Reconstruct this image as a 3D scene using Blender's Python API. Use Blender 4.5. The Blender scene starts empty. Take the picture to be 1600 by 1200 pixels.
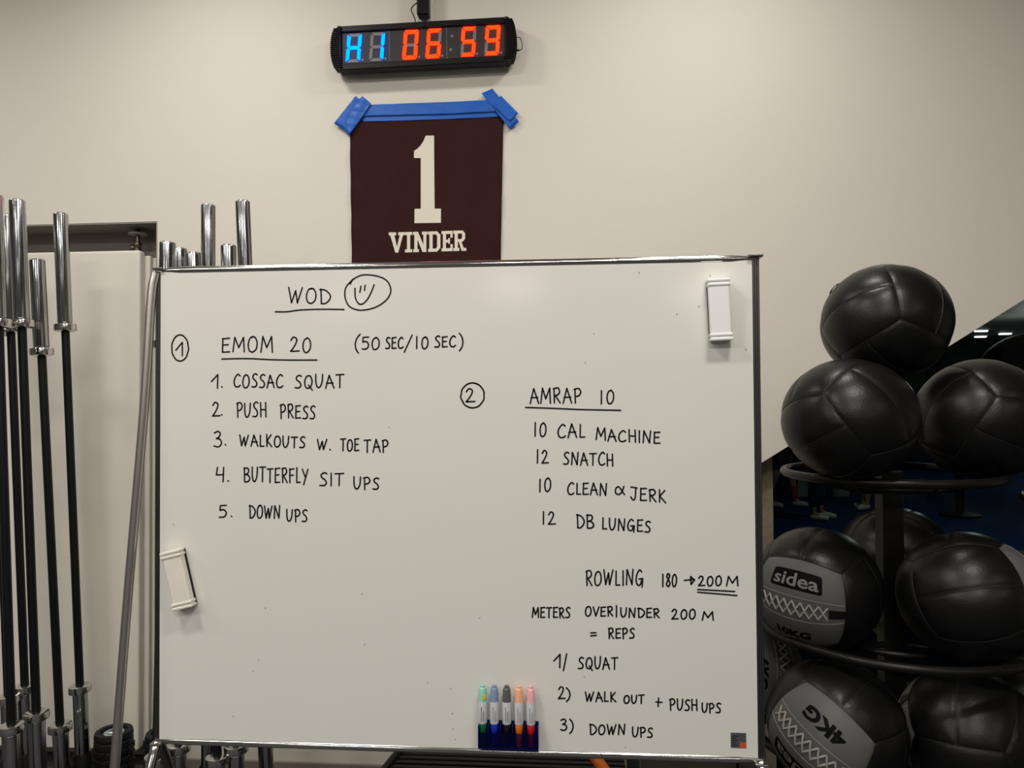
import bpy, bmesh, math, random
import numpy as np
from mathutils import Vector, Matrix

S = bpy.context.scene
COL = S.collection
rng = random.Random(7)

# ------------------------------------------------------------------ camera
F = 1150.0
YAW, PITCH, ROLL = math.radians(4.565), math.radians(1.0986), math.radians(-0.341)
EYE = Vector((0, 0, 1.55))
fwd = Vector((-math.sin(YAW) * math.cos(PITCH), math.cos(YAW) * math.cos(PITCH), math.sin(PITCH)))
r0 = Vector((math.cos(YAW), math.sin(YAW), 0))
u0 = r0.cross(fwd)
CR = r0 * math.cos(ROLL) + u0 * math.sin(ROLL)
CU = u0 * math.cos(ROLL) - r0 * math.sin(ROLL)
cam_d = bpy.data.cameras.new('camera')
cam = bpy.data.objects.new('camera', cam_d)
COL.objects.link(cam)
m = Matrix((CR, CU, -fwd)).transposed().to_4x4()
m.translation = EYE
cam.matrix_world = m
cam_d.sensor_width = 36.0
cam_d.lens = F / 1600 * 36.0
cam_d.clip_start = 0.05
S.camera = cam

def ray(px, py):
    return CR * ((px - 800) / F) + CU * ((600 - py) / F) + fwd
def at(px, py, Y):
    d = ray(px, py)
    return EYE + d * (Y / d.y)
def atd(px, py, dep):
    return EYE + ray(px, py) * dep

# ------------------------------------------------------------------ world, exposure, lamps
w = bpy.data.worlds.new('world')
S.world = w
w.use_nodes = True
w.node_tree.nodes['Background'].inputs[0].default_value = (0.75, 0.72, 0.68, 1)
w.node_tree.nodes['Background'].inputs[1].default_value = 0.0
S.view_settings.view_transform = 'Standard'
S.view_settings.look = 'None'
S.view_settings.exposure = 0.0
S.view_settings.gamma = 1.0
S.view_settings.use_curve_mapping = False
CEIL = 3.6
def ceiling_lamp(x, y, sx, sy, e, col=(1.0, 0.955, 0.875), z=CEIL - 0.03):
    l = bpy.data.lights.new('ceiling_lamp', 'AREA')
    l.shape = 'RECTANGLE'; l.size = sx; l.size_y = sy; l.energy = e; l.color = col
    o = bpy.data.objects.new('ceiling_lamp', l)
    o.location = (x, y, z)
    COL.objects.link(o)
    return o
LE = 1.0
for lx, e in ((-3.35, 8.5), (-1.4, 12.2), (0.55, 13)):
    ceiling_lamp(lx, 2.12, 0.34, 0.16, e * LE)
for lx, e in ((-3.35, 21), (-1.4, 31), (0.55, 31)):
    ceiling_lamp(lx, 0.62, 0.5, 0.24, e * LE)
for lx, e in ((-3.0, 55), (0.0, 60), (3.0, 18)):
    ceiling_lamp(lx, -1.6, 1.2, 0.4, e * LE)
for lx, e in ((-2.5, 60), (2.5, 26)):
    ceiling_lamp(lx, -4.6, 1.2, 0.4, e * LE)
for lx, ly in ((2.4, -10.8), (2.7, -9.3), (-4.7, -11.5), (-1.0, -9.6)):
    ceiling_lamp(lx, ly, 0.9, 0.45, 38 * LE)
# point fills added to brighten the dim hall behind the glass
for lx, ly, lz, e in ((4.4, 8.0, 2.2, 90), (8.0, 13.5, 2.3, 60), (11.5, 16.5, 2.3, 50)):
    l = bpy.data.lights.new('hall_fill', 'POINT'); l.energy = e; l.color = (1.0, 1.0, 0.95); l.shadow_soft_size = 0.15
    o = bpy.data.objects.new('hall_fill', l); o.location = (lx, ly, lz); COL.objects.link(o)

# ------------------------------------------------------------------ materials
def mat(name, col, rough=0.5, metal=0.0, bump=0.0, bscale=40.0, var=0.0, vscale=6.0, coat=0.0,
        emit=None, estr=0.0, trans=0.0, alpha=1.0, stretch=None, ior=1.45, spec=None):
    M = bpy.data.materials.new(name)
    M.use_nodes = True
    nt = M.node_tree
    b = nt.nodes['Principled BSDF']
    I = b.inputs
    I['Base Color'].default_value = (*col, 1)
    I['Roughness'].default_value = rough
    I['Metallic'].default_value = metal
    I['IOR'].default_value = ior
    if spec is not None: I['Specular IOR Level'].default_value = spec
    if coat: I['Coat Weight'].default_value = coat; I['Coat Roughness'].default_value = 0.12
    if trans: I['Transmission Weight'].default_value = trans
    if alpha < 1: I['Alpha'].default_value = alpha
    if emit: I['Emission Color'].default_value = (*emit, 1); I['Emission Strength'].default_value = estr
    if bump or var:
        tc = nt.nodes.new('ShaderNodeTexCoord')
        mp = nt.nodes.new('ShaderNodeMapping')
        nt.links.new(tc.outputs['Object'], mp.inputs[0])
        if stretch: mp.inputs['Scale'].default_value = stretch
    if bump:
        n = nt.nodes.new('ShaderNodeTexNoise')
        n.inputs['Scale'].default_value = bscale; n.inputs['Detail'].default_value = 4
        nt.links.new(mp.outputs[0], n.inputs['Vector'])
        bp = nt.nodes.new('ShaderNodeBump')
        bp.inputs['Strength'].default_value = bump; bp.inputs['Distance'].default_value = 0.004
        nt.links.new(n.outputs['Fac'], bp.inputs['Height'])
        nt.links.new(bp.outputs[0], I['Normal'])
    if var:
        n2 = nt.nodes.new('ShaderNodeTexNoise')
        n2.inputs['Scale'].default_value = vscale; n2.inputs['Detail'].default_value = 5
        nt.links.new(mp.outputs[0], n2.inputs['Vector'])
        mx = nt.nodes.new('ShaderNodeMix'); mx.data_type = 'RGBA'
        mx.inputs['A'].default_value = tuple(c * (1 - var) for c in col) + (1,)
        mx.inputs['B'].default_value = tuple(min(1, c * (1 + var)) for c in col) + (1,)
        nt.links.new(n2.outputs['Fac'], mx.inputs['Factor'])
        nt.links.new(mx.outputs['Result'], I['Base Color'])
    return M

M = {}
M['wall'] = mat('painted_wall', (0.74, 0.70, 0.63), 0.75, bump=0.12, bscale=120, var=0.02, vscale=3)
M['ceiling'] = mat('ceiling_paint', (0.62, 0.60, 0.57), 0.9)
M['side_wall'] = mat('side_wall_paint', (0.55, 0.53, 0.50), 0.9, var=0.05)
M['floor'] = mat('rubber_floor', (0.055, 0.055, 0.06), 0.85, var=0.08, vscale=3)
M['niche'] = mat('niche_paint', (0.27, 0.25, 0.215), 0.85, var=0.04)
M['skirting'] = mat('skirting', (0.24, 0.21, 0.18), 0.6)
M['concrete'] = mat('concrete', (0.34, 0.29, 0.215), 0.9, bump=0.5, bscale=60, var=0.35, vscale=45)
M['board'] = mat('enamel_board', (0.755, 0.745, 0.705), 0.13, var=0.015, vscale=2.5, spec=0.55)
M['alu'] = mat('brushed_aluminium', (0.66, 0.62, 0.585), 0.34, 1.0)
M['chrome'] = mat('chrome', (0.62, 0.60, 0.58), 0.13, 1.0)
M['steel'] = mat('polished_sleeve_steel', (0.42, 0.42, 0.435), 0.15, 1.0)
M['dark_alu'] = mat('dark_aluminium', (0.16, 0.15, 0.15), 0.35, 1.0)
M['shaft'] = mat('black_oxide_shaft', (0.006, 0.006, 0.007), 0.4, spec=0.3)
M['black'] = mat('black_plastic', (0.006, 0.006, 0.007), 0.42, spec=0.22)
M['black_matte'] = mat('black_matte', (0.006, 0.006, 0.006), 0.6, spec=0.2)
M['tube_black'] = mat('black_powder_coat', (0.006, 0.0055, 0.0055), 0.36, spec=0.28)
M['rubber'] = mat('black_rubber', (0.008, 0.008, 0.008), 0.55, bump=0.2, bscale=80, spec=0.3)
M['ink'] = mat('dry_marker_ink', (0.012, 0.011, 0.011), 0.6, spec=0.2)
M['ink_grey'] = mat('smudged_ink', (0.22, 0.21, 0.20), 0.5)
M['white_plastic'] = mat('white_plastic', (0.86, 0.855, 0.87), 0.35)
M['cream_plastic'] = mat('cream_plastic', (0.80, 0.76, 0.68), 0.4, var=0.06, vscale=20)
M['felt'] = mat('black_felt', (0.02, 0.02, 0.02), 0.95, bump=0.5, bscale=300)
M['radiator'] = mat('radiator_enamel', (0.78, 0.745, 0.665), 0.32)
M['brass'] = mat('dull_valve_metal', (0.16, 0.13, 0.10), 0.4, 1.0, var=0.4, vscale=30)
M['rosette'] = mat('rosette_plastic', (0.42, 0.39, 0.34), 0.5)
M['banner'] = mat('maroon_cloth', (0.041, 0.0150, 0.0142), 0.9, spec=0.1, bump=0.35, bscale=420, var=0.16, vscale=9)
M['banner_white'] = mat('cream_print', (0.78, 0.73, 0.62), 0.75, bump=0.3, bscale=25)
M['stitch'] = mat('dark_stitch', (0.018, 0.007, 0.007), 0.9)
M['tape'] = mat('blue_painters_tape', (0.014, 0.115, 0.52), 0.4, spec=0.3, bump=0.25, bscale=35, var=0.12, vscale=12)
M['tape_edge'] = mat('white_tape_edge', (0.75, 0.77, 0.80), 0.6)
M['panel'] = mat('display_panel', (0.034, 0.033, 0.035), 0.5, spec=0.25)
M['seg_off'] = mat('unlit_segment', (0.17, 0.165, 0.17), 0.5)
M['seg_blue'] = mat('lit_segment_blue', (0.0, 0.01, 0.02), 0.6, spec=0.0, emit=(0.0, 0.055, 1.0), estr=13.0)
M['seg_red'] = mat('lit_segment_red', (0.02, 0.0, 0.0), 0.6, spec=0.0, emit=(1.0, 0.0125, 0.0012), estr=9.0)
M['leather'] = mat('black_leatherette', (0.0042, 0.0041, 0.0043), 0.36, bump=0.10, bscale=160, spec=0.36)
M['leather_seam'] = mat('seam_thread', (0.010, 0.010, 0.010), 0.45)
M['leather_grey'] = mat('grey_leatherette', (0.088, 0.089, 0.088), 0.6, bump=0.1, bscale=160, var=0.06)
M['lace'] = mat('grey_lace_cord', (0.33, 0.31, 0.29), 0.8, bump=0.4, bscale=300)
M['print_black'] = mat('black_print', (0.003, 0.003, 0.0035), 0.6, spec=0.08)
M['print_grey'] = mat('grey_print', (0.17, 0.17, 0.175), 0.5)
M['holder'] = mat('blue_plastic', (0.004, 0.007, 0.085), 0.25, spec=0.4)
def holder_mat():
    g = bpy.data.materials.new('translucent_blue_plastic'); g.use_nodes = True
    nt = g.node_tree; b = nt.nodes['Principled BSDF']
    b.inputs['Base Color'].default_value = (0.006, 0.010, 0.12, 1); b.inputs['Roughness'].default_value = 0.2
    t = nt.nodes.new('ShaderNodeBsdfTransparent'); t.inputs[0].default_value = (0.62, 0.52, 0.66, 1)
    mx = nt.nodes.new('ShaderNodeMixShader'); mx.inputs[0].default_value = 0.86
    nt.links.new(b.outputs[0], mx.inputs[1]); nt.links.new(t.outputs[0], mx.inputs[2])
    nt.links.new(mx.outputs[0], nt.nodes['Material Output'].inputs[0])
    return g
M['holder_front'] = holder_mat()
M['label'] = mat('silver_marker_label', (0.62, 0.64, 0.68), 0.35)
M['sticker'] = mat('dark_grey_sticker', (0.075, 0.078, 0.085), 0.4)
M['orange_red'] = mat('orange_red', (0.55, 0.09, 0.03), 0.45)
M['orange'] = mat('orange_paint', (0.72, 0.17, 0.015), 0.45)
M['slat'] = mat('black_slat', (0.008, 0.008, 0.008), 0.5, spec=0.25)
M['slate'] = mat('slate_paint', (0.035, 0.045, 0.05), 0.5)
M['wood_dark'] = mat('dark_brown_board', (0.12, 0.10, 0.08), 0.7, var=0.35, vscale=4, stretch=(1, 1, 12))
M['blue_floor'] = mat('blue_turf', (0.008, 0.042, 0.14), 0.9, var=0.2, vscale=0.6, spec=0.1)
M['hall_wall'] = mat('dark_green_wall', (0.012, 0.035, 0.022), 0.8)
M['hall_ceiling'] = mat('hall_ceiling_grey_green', (0.24, 0.25, 0.235), 0.6, var=0.25, vscale=1.2, stretch=(0.4, 4, 1))
M['hall_lamp'] = mat('lit_strip_lamp', (0.9, 0.95, 0.9), 0.5, emit=(1.0, 1.0, 0.97), estr=12.0)
M['dark_ball'] = mat('dark_green_black_rubber', (0.008, 0.013, 0.010), 0.8, spec=0.1)
M['pale_box'] = mat('pale_grey_green', (0.30, 0.36, 0.34), 0.6)
M['skin'] = mat('skin', (0.42, 0.24, 0.17), 0.5)
M['navy'] = mat('navy_cloth', (0.008, 0.012, 0.04), 0.9)
M['dark_cloth'] = mat('dark_cloth', (0.015, 0.016, 0.02), 0.9)
M['pink'] = mat('pink_red_cloth', (0.35, 0.03, 0.05), 0.9)
M['shoe'] = mat('pale_shoe', (0.52, 0.58, 0.54), 0.6)
M['shoe_white'] = mat('white_shoe', (0.70, 0.74, 0.70), 0.6)
M['hair'] = mat('dark_hair', (0.015, 0.010, 0.008), 0.6)

# tinted window glass: mostly dark, a little reflective
def glass_mat():
    g = bpy.data.materials.new('dark_tinted_glass'); g.use_nodes = True
    nt = g.node_tree; nt.nodes.clear()
    out = nt.nodes.new('ShaderNodeOutputMaterial')
    t = nt.nodes.new('ShaderNodeBsdfTransparent'); t.inputs[0].default_value = (0.37, 0.40, 0.385, 1)
    gl = nt.nodes.new('ShaderNodeBsdfGlossy'); gl.inputs['Roughness'].default_value = 0.02
    gl.inputs[0].default_value = (0.8, 0.9, 0.85, 1)
    fr = nt.nodes.new('ShaderNodeFresnel'); fr.inputs[0].default_value = 1.16
    mx = nt.nodes.new('ShaderNodeMixShader')
    nt.links.new(fr.outputs[0], mx.inputs[0]); nt.links.new(t.outputs[0], mx.inputs[1]); nt.links.new(gl.outputs[0], mx.inputs[2])
    nt.links.new(mx.outputs[0], out.inputs[0])
    return g
M['glass'] = glass_mat()

# ------------------------------------------------------------------ helpers
def tag(o, label=None, cat=None, group=None, kind=None):
    if label: o['label'] = label
    if cat: o['category'] = cat
    if group: o['group'] = group
    if kind: o['kind'] = kind
    return o
def empty(name, loc, label=None, cat=None, group=None, kind=None):
    o = bpy.data.objects.new(name, None)
    o.empty_display_size = 0.05
    o.location = loc
    COL.objects.link(o)
    return tag(o, label, cat, group, kind)

class MB:
    """collects shapes and links them as one mesh object"""
    def __init__(s): s.v = []; s.f = []
    def add(s, vs, fs):
        n = len(s.v); s.v += [Vector(p) for p in vs]; s.f += [tuple(i + n for i in f) for f in fs]; return s
    def box(s, lo, hi, rot=None, c=None):
        x0, y0, z0 = lo; x1, y1, z1 = hi
        vs = [Vector(p) for p in ((x0,y0,z0),(x1,y0,z0),(x1,y1,z0),(x0,y1,z0),(x0,y0,z1),(x1,y0,z1),(x1,y1,z1),(x0,y1,z1))]
        if rot is not None: vs = [rot @ (p - c) + c for p in vs]
        return s.add(vs, [(0,3,2,1),(4,5,6,7),(0,1,5,4),(1,2,6,5),(2,3,7,6),(3,0,4,7)])
    def prism(s, pts, a, b):
        """polygon pts (3D points) swept from offset a to offset b (vectors)"""
        n = len(pts); a = Vector(a); b = Vector(b)
        vs = [Vector(p) + a for p in pts] + [Vector(p) + b for p in pts]
        return s.add(vs, [tuple(range(n - 1, -1, -1)), tuple(range(n, 2 * n))] + [(i, (i + 1) % n, n + (i + 1) % n, n + i) for i in range(n)])
    def tube(s, pts, r, n=12, closed=False, caps=True):
        pts = [Vector(p) for p in pts]; k = len(pts)
        rs = r if isinstance(r, (list, tuple)) else [r] * k
        vs = []; prev = None
        for i, p in enumerate(pts):
            if closed: t = pts[(i + 1) % k] - pts[i - 1]
            else: t = pts[min(i + 1, k - 1)] - pts[max(i - 1, 0)]
            t.normalize()
            if prev is None:
                prev = t.cross(Vector((0.123, 0.456, 0.88))) if abs(t.z) < 0.95 else t.cross(Vector((1, 0, 0)))
            prev = (prev - t * prev.dot(t)).normalized()
            b = t.cross(prev)
            for j in range(n):
                a = 2 * math.pi * j / n
                vs.append(p + (prev * math.cos(a) + b * math.sin(a)) * rs[i])
        fs = []
        for i in range(k if closed else k - 1):
            i2 = (i + 1) % k
            for j in range(n):
                j2 = (j + 1) % n
                fs.append((i * n + j, i * n + j2, i2 * n + j2, i2 * n + j))
        if caps and not closed:
            fs.append(tuple(range(n - 1, -1, -1))); fs.append(tuple((k - 1) * n + j for j in range(n)))
        return s.add(vs, fs)
    def lathe(s, prof, n=32, c=(0, 0, 0), axis='z', cap=True):
        """prof: (radius, height) pairs"""
        c = Vector(c); vs = []
        for r, h in prof:
            for j in range(n):
                a = 2 * math.pi * j / n
                p = (r * math.cos(a), r * math.sin(a), h)
                if axis == 'y': p = (p[0], p[2], p[1])
                if axis == 'x': p = (p[2], p[0], p[1])
                vs.append(c + Vector(p))
        k = len(prof)
        fs = [(i * n + j, i * n + (j + 1) % n, (i + 1) * n + (j + 1) % n, (i + 1) * n + j) for i in range(k - 1) for j in range(n)]
        if cap: fs.append(tuple(range(n - 1, -1, -1))); fs.append(tuple((k - 1) * n + j for j in range(n)))
        return s.add(vs, fs)
    def ribbon(s, pts, wd, nrm, th=0.0004):
        """flat pen stroke with round joints"""
        pts = [Vector(p) for p in pts]; nrm = Vector(nrm)
        for a, b in zip(pts[:-1], pts[1:]):
            t = b - a
            if t.length < 1e-6: continue
            sd = t.normalized().cross(nrm) * (wd / 2)
            s.add([a + sd, b + sd, b - sd, a - sd], [(0, 1, 2, 3)])
        ref = nrm.cross(Vector((0, 0, 1))).normalized() if abs(nrm.z) < 0.9 else Vector((1, 0, 0))
        bi = nrm.cross(ref)
        for p in pts:
            q = p + nrm * 0.00003
            vs = [q + (ref * math.cos(a) + bi * math.sin(a)) * (wd / 2) for a in [k * math.pi / 4 for k in range(8)]]
            s.add(vs, [tuple(range(8))])
        return s
    def build(s, name, material, parent=None, smooth=False, bevel=0.0, segs=2, local=False, fix=True, ang=40):
        me = bpy.data.meshes.new(name)
        off = Vector((0, 0, 0))
        if parent is not None and not local:
            p = parent
            while p is not None: off += p.location; p = p.parent
        me.from_pydata([tuple(v - off) for v in s.v], [], s.f)
        me.validate()
        if fix:
            bm = bmesh.new(); bm.from_mesh(me)
            bmesh.ops.recalc_face_normals(bm, faces=bm.faces)
            bm.to_mesh(me); bm.free()
        me.materials.append(material)
        o = bpy.data.objects.new(name, me)
        COL.objects.link(o)
        if parent is not None: o.parent = parent
        if smooth:
            me.polygons.foreach_set('use_smooth', [True] * len(me.polygons))
            try: me.set_sharp_from_angle(angle=math.radians(ang))
            except Exception: pass
        if bevel:
            b = o.modifiers.new('bevel', 'BEVEL'); b.width = bevel; b.segments = segs; b.limit_method = 'ANGLE'
        return o
def struct(o): o['kind'] = 'structure'; return o

def catmull(pts, n=6):
    if len(pts) < 3: return pts
    P = [Vector(p) for p in pts]
    P = [P[0] * 2 - P[1]] + P + [P[-1] * 2 - P[-2]]
    out = []
    for i in range(1, len(P) - 2):
        p0, p1, p2, p3 = P[i - 1], P[i], P[i + 1], P[i + 2]
        for k in range(n):
            t = k / n
            out.append(0.5 * ((2 * p1) + (p2 - p0) * t + (2 * p0 - 5 * p1 + 4 * p2 - p3) * t * t + (3 * p1 - p0 - 3 * p2 + p3) * t ** 3))
    out.append(P[-2])
    return out

# ------------------------------------------------------------------ the room
WY = 2.95                       # front face of the back wall
XL, XR, YB = -6.5, 5.0, -14.0
nr = at(246, 346, WY); nl_x = -3.4
d0 = at(1187, 725, WY); d1 = at(1600, 468, WY)
def diag(x): return d0.z + (d1.z - d0.z) * (x - d0.x) / (d1.x - d0.x)
wx0 = d0.x - 0.18
outline = [(XL, 0), (nl_x, 0), (nl_x, nr.z), (nr.x, nr.z), (nr.x, 0), (wx0, 0), (wx0, diag(wx0)), (4.3, diag(4.3)), (4.3, 0), (XR, 0), (XR, CEIL), (XL, CEIL)]
struct(MB().prism([(x, WY, z) for x, z in outline], (0, 0, 0), (0, 0.16, 0)).build('wall_back', M['wall']))
struct(MB().box((XL - 0.1, YB, -0.1), (XR + 0.1, WY + 0.4, 0)).build('floor', M['floor']))
struct(MB().box((XL - 0.1, YB, CEIL), (XR + 0.1, WY + 0.16, CEIL + 0.1)).build('ceiling', M['ceiling']))
struct(MB().box((XL - 0.1, YB, 0), (XL, WY + 0.3, CEIL)).build('wall_left', M['side_wall']))
struct(MB().box((XR, YB, 0), (XR + 0.1, WY, CEIL)).build('wall_right', M['side_wall']))
struct(MB().box((XL, YB - 0.1, 0), (XR, YB, CEIL)).build('wall_front', M['side_wall']))
# dark panes added on unseen walls to give the chrome sleeves dark reflections
M['added_pane'] = mat('added_dark_pane', (0.012, 0.014, 0.016), 0.08)
wn = 2
for y0 in (-12.5, -9.5, -6.5, -4.2, -1.9, 0.2):
    for xx in (XL, XR):
        if xx == XR and y0 > 0: continue
        struct(MB().box((xx - 0.02, y0, 0.25), (xx + 0.02, y0 + 1.5, 3.2)).build('window_%d' % wn, M['added_pane'])); wn += 1
for x0 in (-5.5, -2.6, 0.3, 3.2):
    struct(MB().box((x0, YB - 0.02, 0.25), (x0 + 1.4, YB + 0.02, 3.2)).build('window_%d' % wn, M['added_pane'])); wn += 1
# niche lining (soffit, back, jambs)
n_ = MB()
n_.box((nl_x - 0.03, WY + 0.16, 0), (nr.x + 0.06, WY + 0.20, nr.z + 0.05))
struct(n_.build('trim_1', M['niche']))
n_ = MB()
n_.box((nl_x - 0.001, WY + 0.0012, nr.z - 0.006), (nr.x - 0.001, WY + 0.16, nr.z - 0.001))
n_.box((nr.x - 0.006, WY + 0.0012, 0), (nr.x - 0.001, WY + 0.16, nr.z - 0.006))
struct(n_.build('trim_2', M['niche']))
struct(MB().box((nr.x + 0.004, WY - 0.012, 0), (wx0, WY, 0.075)).build('baseboard_back', M['skirting'], bevel=0.003))
# concrete column beside the glass, then the glass
cxr = at(1207, 780, WY + 0.17).x
struct(MB().box((wx0 - 0.15, WY + 0.162, 0), (cxr, WY + 0.5, 3.3)).build('trim_3', M['concrete']))
win = struct(MB().prism([(cxr, 0, 0.0), (4.4, 0, 0.0), (4.4, 0, diag(4.4) + 0.1), (cxr, 0, diag(cxr) + 0.1)], (0, WY + 0.20, 0), (0, WY + 0.206, 0)).build('window_1', M['glass']))
# hall beyond
HX0, HX1, HY0, HY1, HZ = cxr - 0.6, 15.0, WY + 0.5, 20.0, 2.95
struct(MB().box((HX0, WY + 0.21, -0.1), (HX1, HY1, 0)).build('floor_hall', M['blue_floor']))
struct(MB().box((HX0, WY + 0.21, HZ), (HX1, HY1, HZ + 0.1)).build('ceiling_hall', M['hall_ceiling']))
struct(MB().box((HX0, HY1, 0), (HX1, HY1 + 0.1, HZ)).build('wall_hall_back', M['hall_wall']))
struct(MB().box((HX1, HY0, 0), (HX1 + 0.1, HY1, HZ)).build('wall_hall_right', M['hall_wall']))
struct(MB().box((HX0 - 0.1, HY0, 0), (HX0, HY1, HZ)).build('wall_hall_left', M['hall_wall']))
for i, (px, py, ln) in enumerate(((1533, 517, 17), (1532, 526, 15), (1570.5, 521.5, 16))):
    d = ray(px, py); t = (HZ - 0.03 - 1.55) / d.z; p = EYE + d * t; L = ln * t / F
    e = empty('ceiling_light', (p.x, p.y, HZ), ['white strip light seen through the glass, upper of the two at left', 'white strip light seen through the glass, lower of the two at left', 'white strip light seen through the glass, the one at right'][i], 'light', 'strip lights in the dark hall')
    MB().box((p.x - L / 2 - 0.02, p.y - 0.06, HZ - 0.02), (p.x + L / 2 + 0.02, p.y + 0.06, HZ)).build('housing', M['white_plastic'], e)
    MB().box((p.x - L / 2, p.y - 0.05, HZ - 0.05), (p.x + L / 2, p.y + 0.05, HZ - 0.02)).build('diffuser', M['hall_lamp'], e)

# ------------------------------------------------------------------ whiteboard
BY = 1.788
c_tl, c_tr, c_bl, c_br = at(253, 428, BY), at(1172, 410, BY), at(252, 1152, BY), at(1182, 1182, BY)
bx0, bx1 = (c_tl.x + c_bl.x) / 2, (c_tr.x + c_br.x) / 2
bz1, bz0 = (c_tl.z + c_tr.z) / 2, (c_bl.z + c_br.z) / 2
wb = empty('whiteboard', ((bx0 + bx1) / 2, BY, 0), 'large free-standing whiteboard on a tubular metal stand covered in black handwriting', 'whiteboard')
MB().box((bx0 - 0.004, BY, bz0 - 0.004), (bx1 + 0.004, BY + 0.018, bz1 + 0.004)).build('writing_surface', M['board'], wb)
RT = 0.0095
def rail(z, name):
    pts = []
    for k in range(25):
        x = bx0 - 0.016 + (bx1 - bx0 + 0.032) * k / 24
        pts.append((x, BY + 0.006, z))
    return MB().tube(pts, [RT * (0.55 if k in (0, 24) else 1) for k in range(25)], 20).build(name, M['chrome'], wb, smooth=True, ang=60)
rail(bz1 + RT, 'top_rail'); rail(bz0 - RT, 'bottom_rail')
def post(xa, xb, name):
    b = MB(); n = 4; wd = (xb - xa) / n
    for k in range(n):
        x = xa + wd * k
        b.tube([(x + wd / 2, BY + 0.004, bz0 - 0.012), (x + wd / 2, BY + 0.004, bz1 + 0.010)], wd * 0.60, 10)
    b.box((xa, BY + 0.004, bz0 - 0.012), (xb, BY + 0.024, bz1 + 0.010))
    return b.build(name, M['dark_alu'], wb, smooth=True)
post(bx0 - 0.019, bx0 - 0.0005, 'side_post')
post(bx1 + 0.0005, bx1 + 0.021, 'side_post')
# end caps on the posts
MB().box((bx1 - 0.006, BY - 0.012, bz1 + 0.011), (bx1 + 0.028, BY + 0.034, bz1 + 0.018)).build('end_cap', M['dark_alu'], wb, bevel=0.002)
MB().box((bx0 - 0.022, BY - 0.010, bz1 + 0.010), (bx0 + 0.004, BY + 0.030, bz1 + 0.016)).build('end_cap', M['dark_alu'], wb, bevel=0.002)
MB().box((bx1 - 0.004, BY - 0.012, bz0 - 0.020), (bx1 + 0.026, BY + 0.034, bz0 - 0.013)).build('end_cap', M['chrome'], wb, bevel=0.002)
MB().box((bx0 - 0.024, BY - 0.012, bz0 - 0.018), (bx0 + 0.002, BY + 0.034, bz0 - 0.012)).build('end_cap', M['chrome'], wb, bevel=0.002)
# tubular legs: forked feet under both posts and the long splayed strut on the left
def leg(pts, r, name='support_leg', m='chrome'):
    return MB().tube(catmull(pts, 6), r, 16).build(name, M[m], wb, smooth=True)
xl, xr_ = bx0 - 0.012, bx1 + 0.012
for x, sgn in ((xl, -1), (xr_, 1)):
    z = bz0 - 0.016
    leg([(x, BY + 0.006, z), (x + sgn * 0.002, BY - 0.012, z - 0.03), (x + sgn * 0.004, BY - 0.05, z - 0.12), (x + sgn * 0.008, BY - 0.16, z - 0.42), (x + sgn * 0.01, BY - 0.21, 0.05)], 0.0125)
    leg([(x, BY + 0.010, z), (x, BY + 0.030, z - 0.03), (x, BY + 0.07, z - 0.12), (x, BY + 0.18, z - 0.42), (x, BY + 0.23, 0.05)], 0.0115, m='dark_alu')
tp = at(243, 427, BY); p1 = at(236, 470, BY - 0.005); p2 = at(225, 640, BY - 0.015); p3 = at(200, 930, BY - 0.03); p4 = at(180, 1190, BY - 0.045)
dd = (p4 - p3); p5 = p4 + dd * ((p4.z - 0.03) / -dd.z)
leg([tp, p1, p2, p3, p4, p5], 0.0112, 'strut', 'alu')
leg([(bx0 - 0.020, BY + 0.012, bz1 + 0.012), (bx0 - 0.0215, BY + 0.03, bz1 - 0.03), (bx0 - 0.022, BY + 0.035, bz1 - 0.3), (bx0 - 0.022, BY + 0.036, bz0 - 0.01)], 0.006, 'strut')
# maker's sticker
s0, s1 = at(1141.5, 1144.5, BY), at(1166, 1169, BY)
e = MB().box((s0.x, BY - 0.0008, s1.z), (s1.x, BY, s0.z)).build('sticker', M['sticker'], wb, bevel=0.003, segs=3)
o0, o1 = at(1155.5, 1159.5, BY), at(1165.6, 1168.4, BY)
q = MB().box((o0.x, BY - 0.0012, o1.z), (o1.x, BY - 0.0004, o0.z)).build('sticker_logo', M['orange_red'], e)
b = MB()
for k, (a, c) in enumerate(((1144, 1154), (1144, 1150), (1144, 1152), (1144, 1149), (1144, 1153))):
    y = 1150 + k * 3.5
    b.ribbon([at(a, y, BY - 0.0013), at(c, y + 0.2, BY - 0.0013)], 0.0012, (0, -1, 0))
b.build('sticker_print', M['print_black'], e, fix=False)

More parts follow.
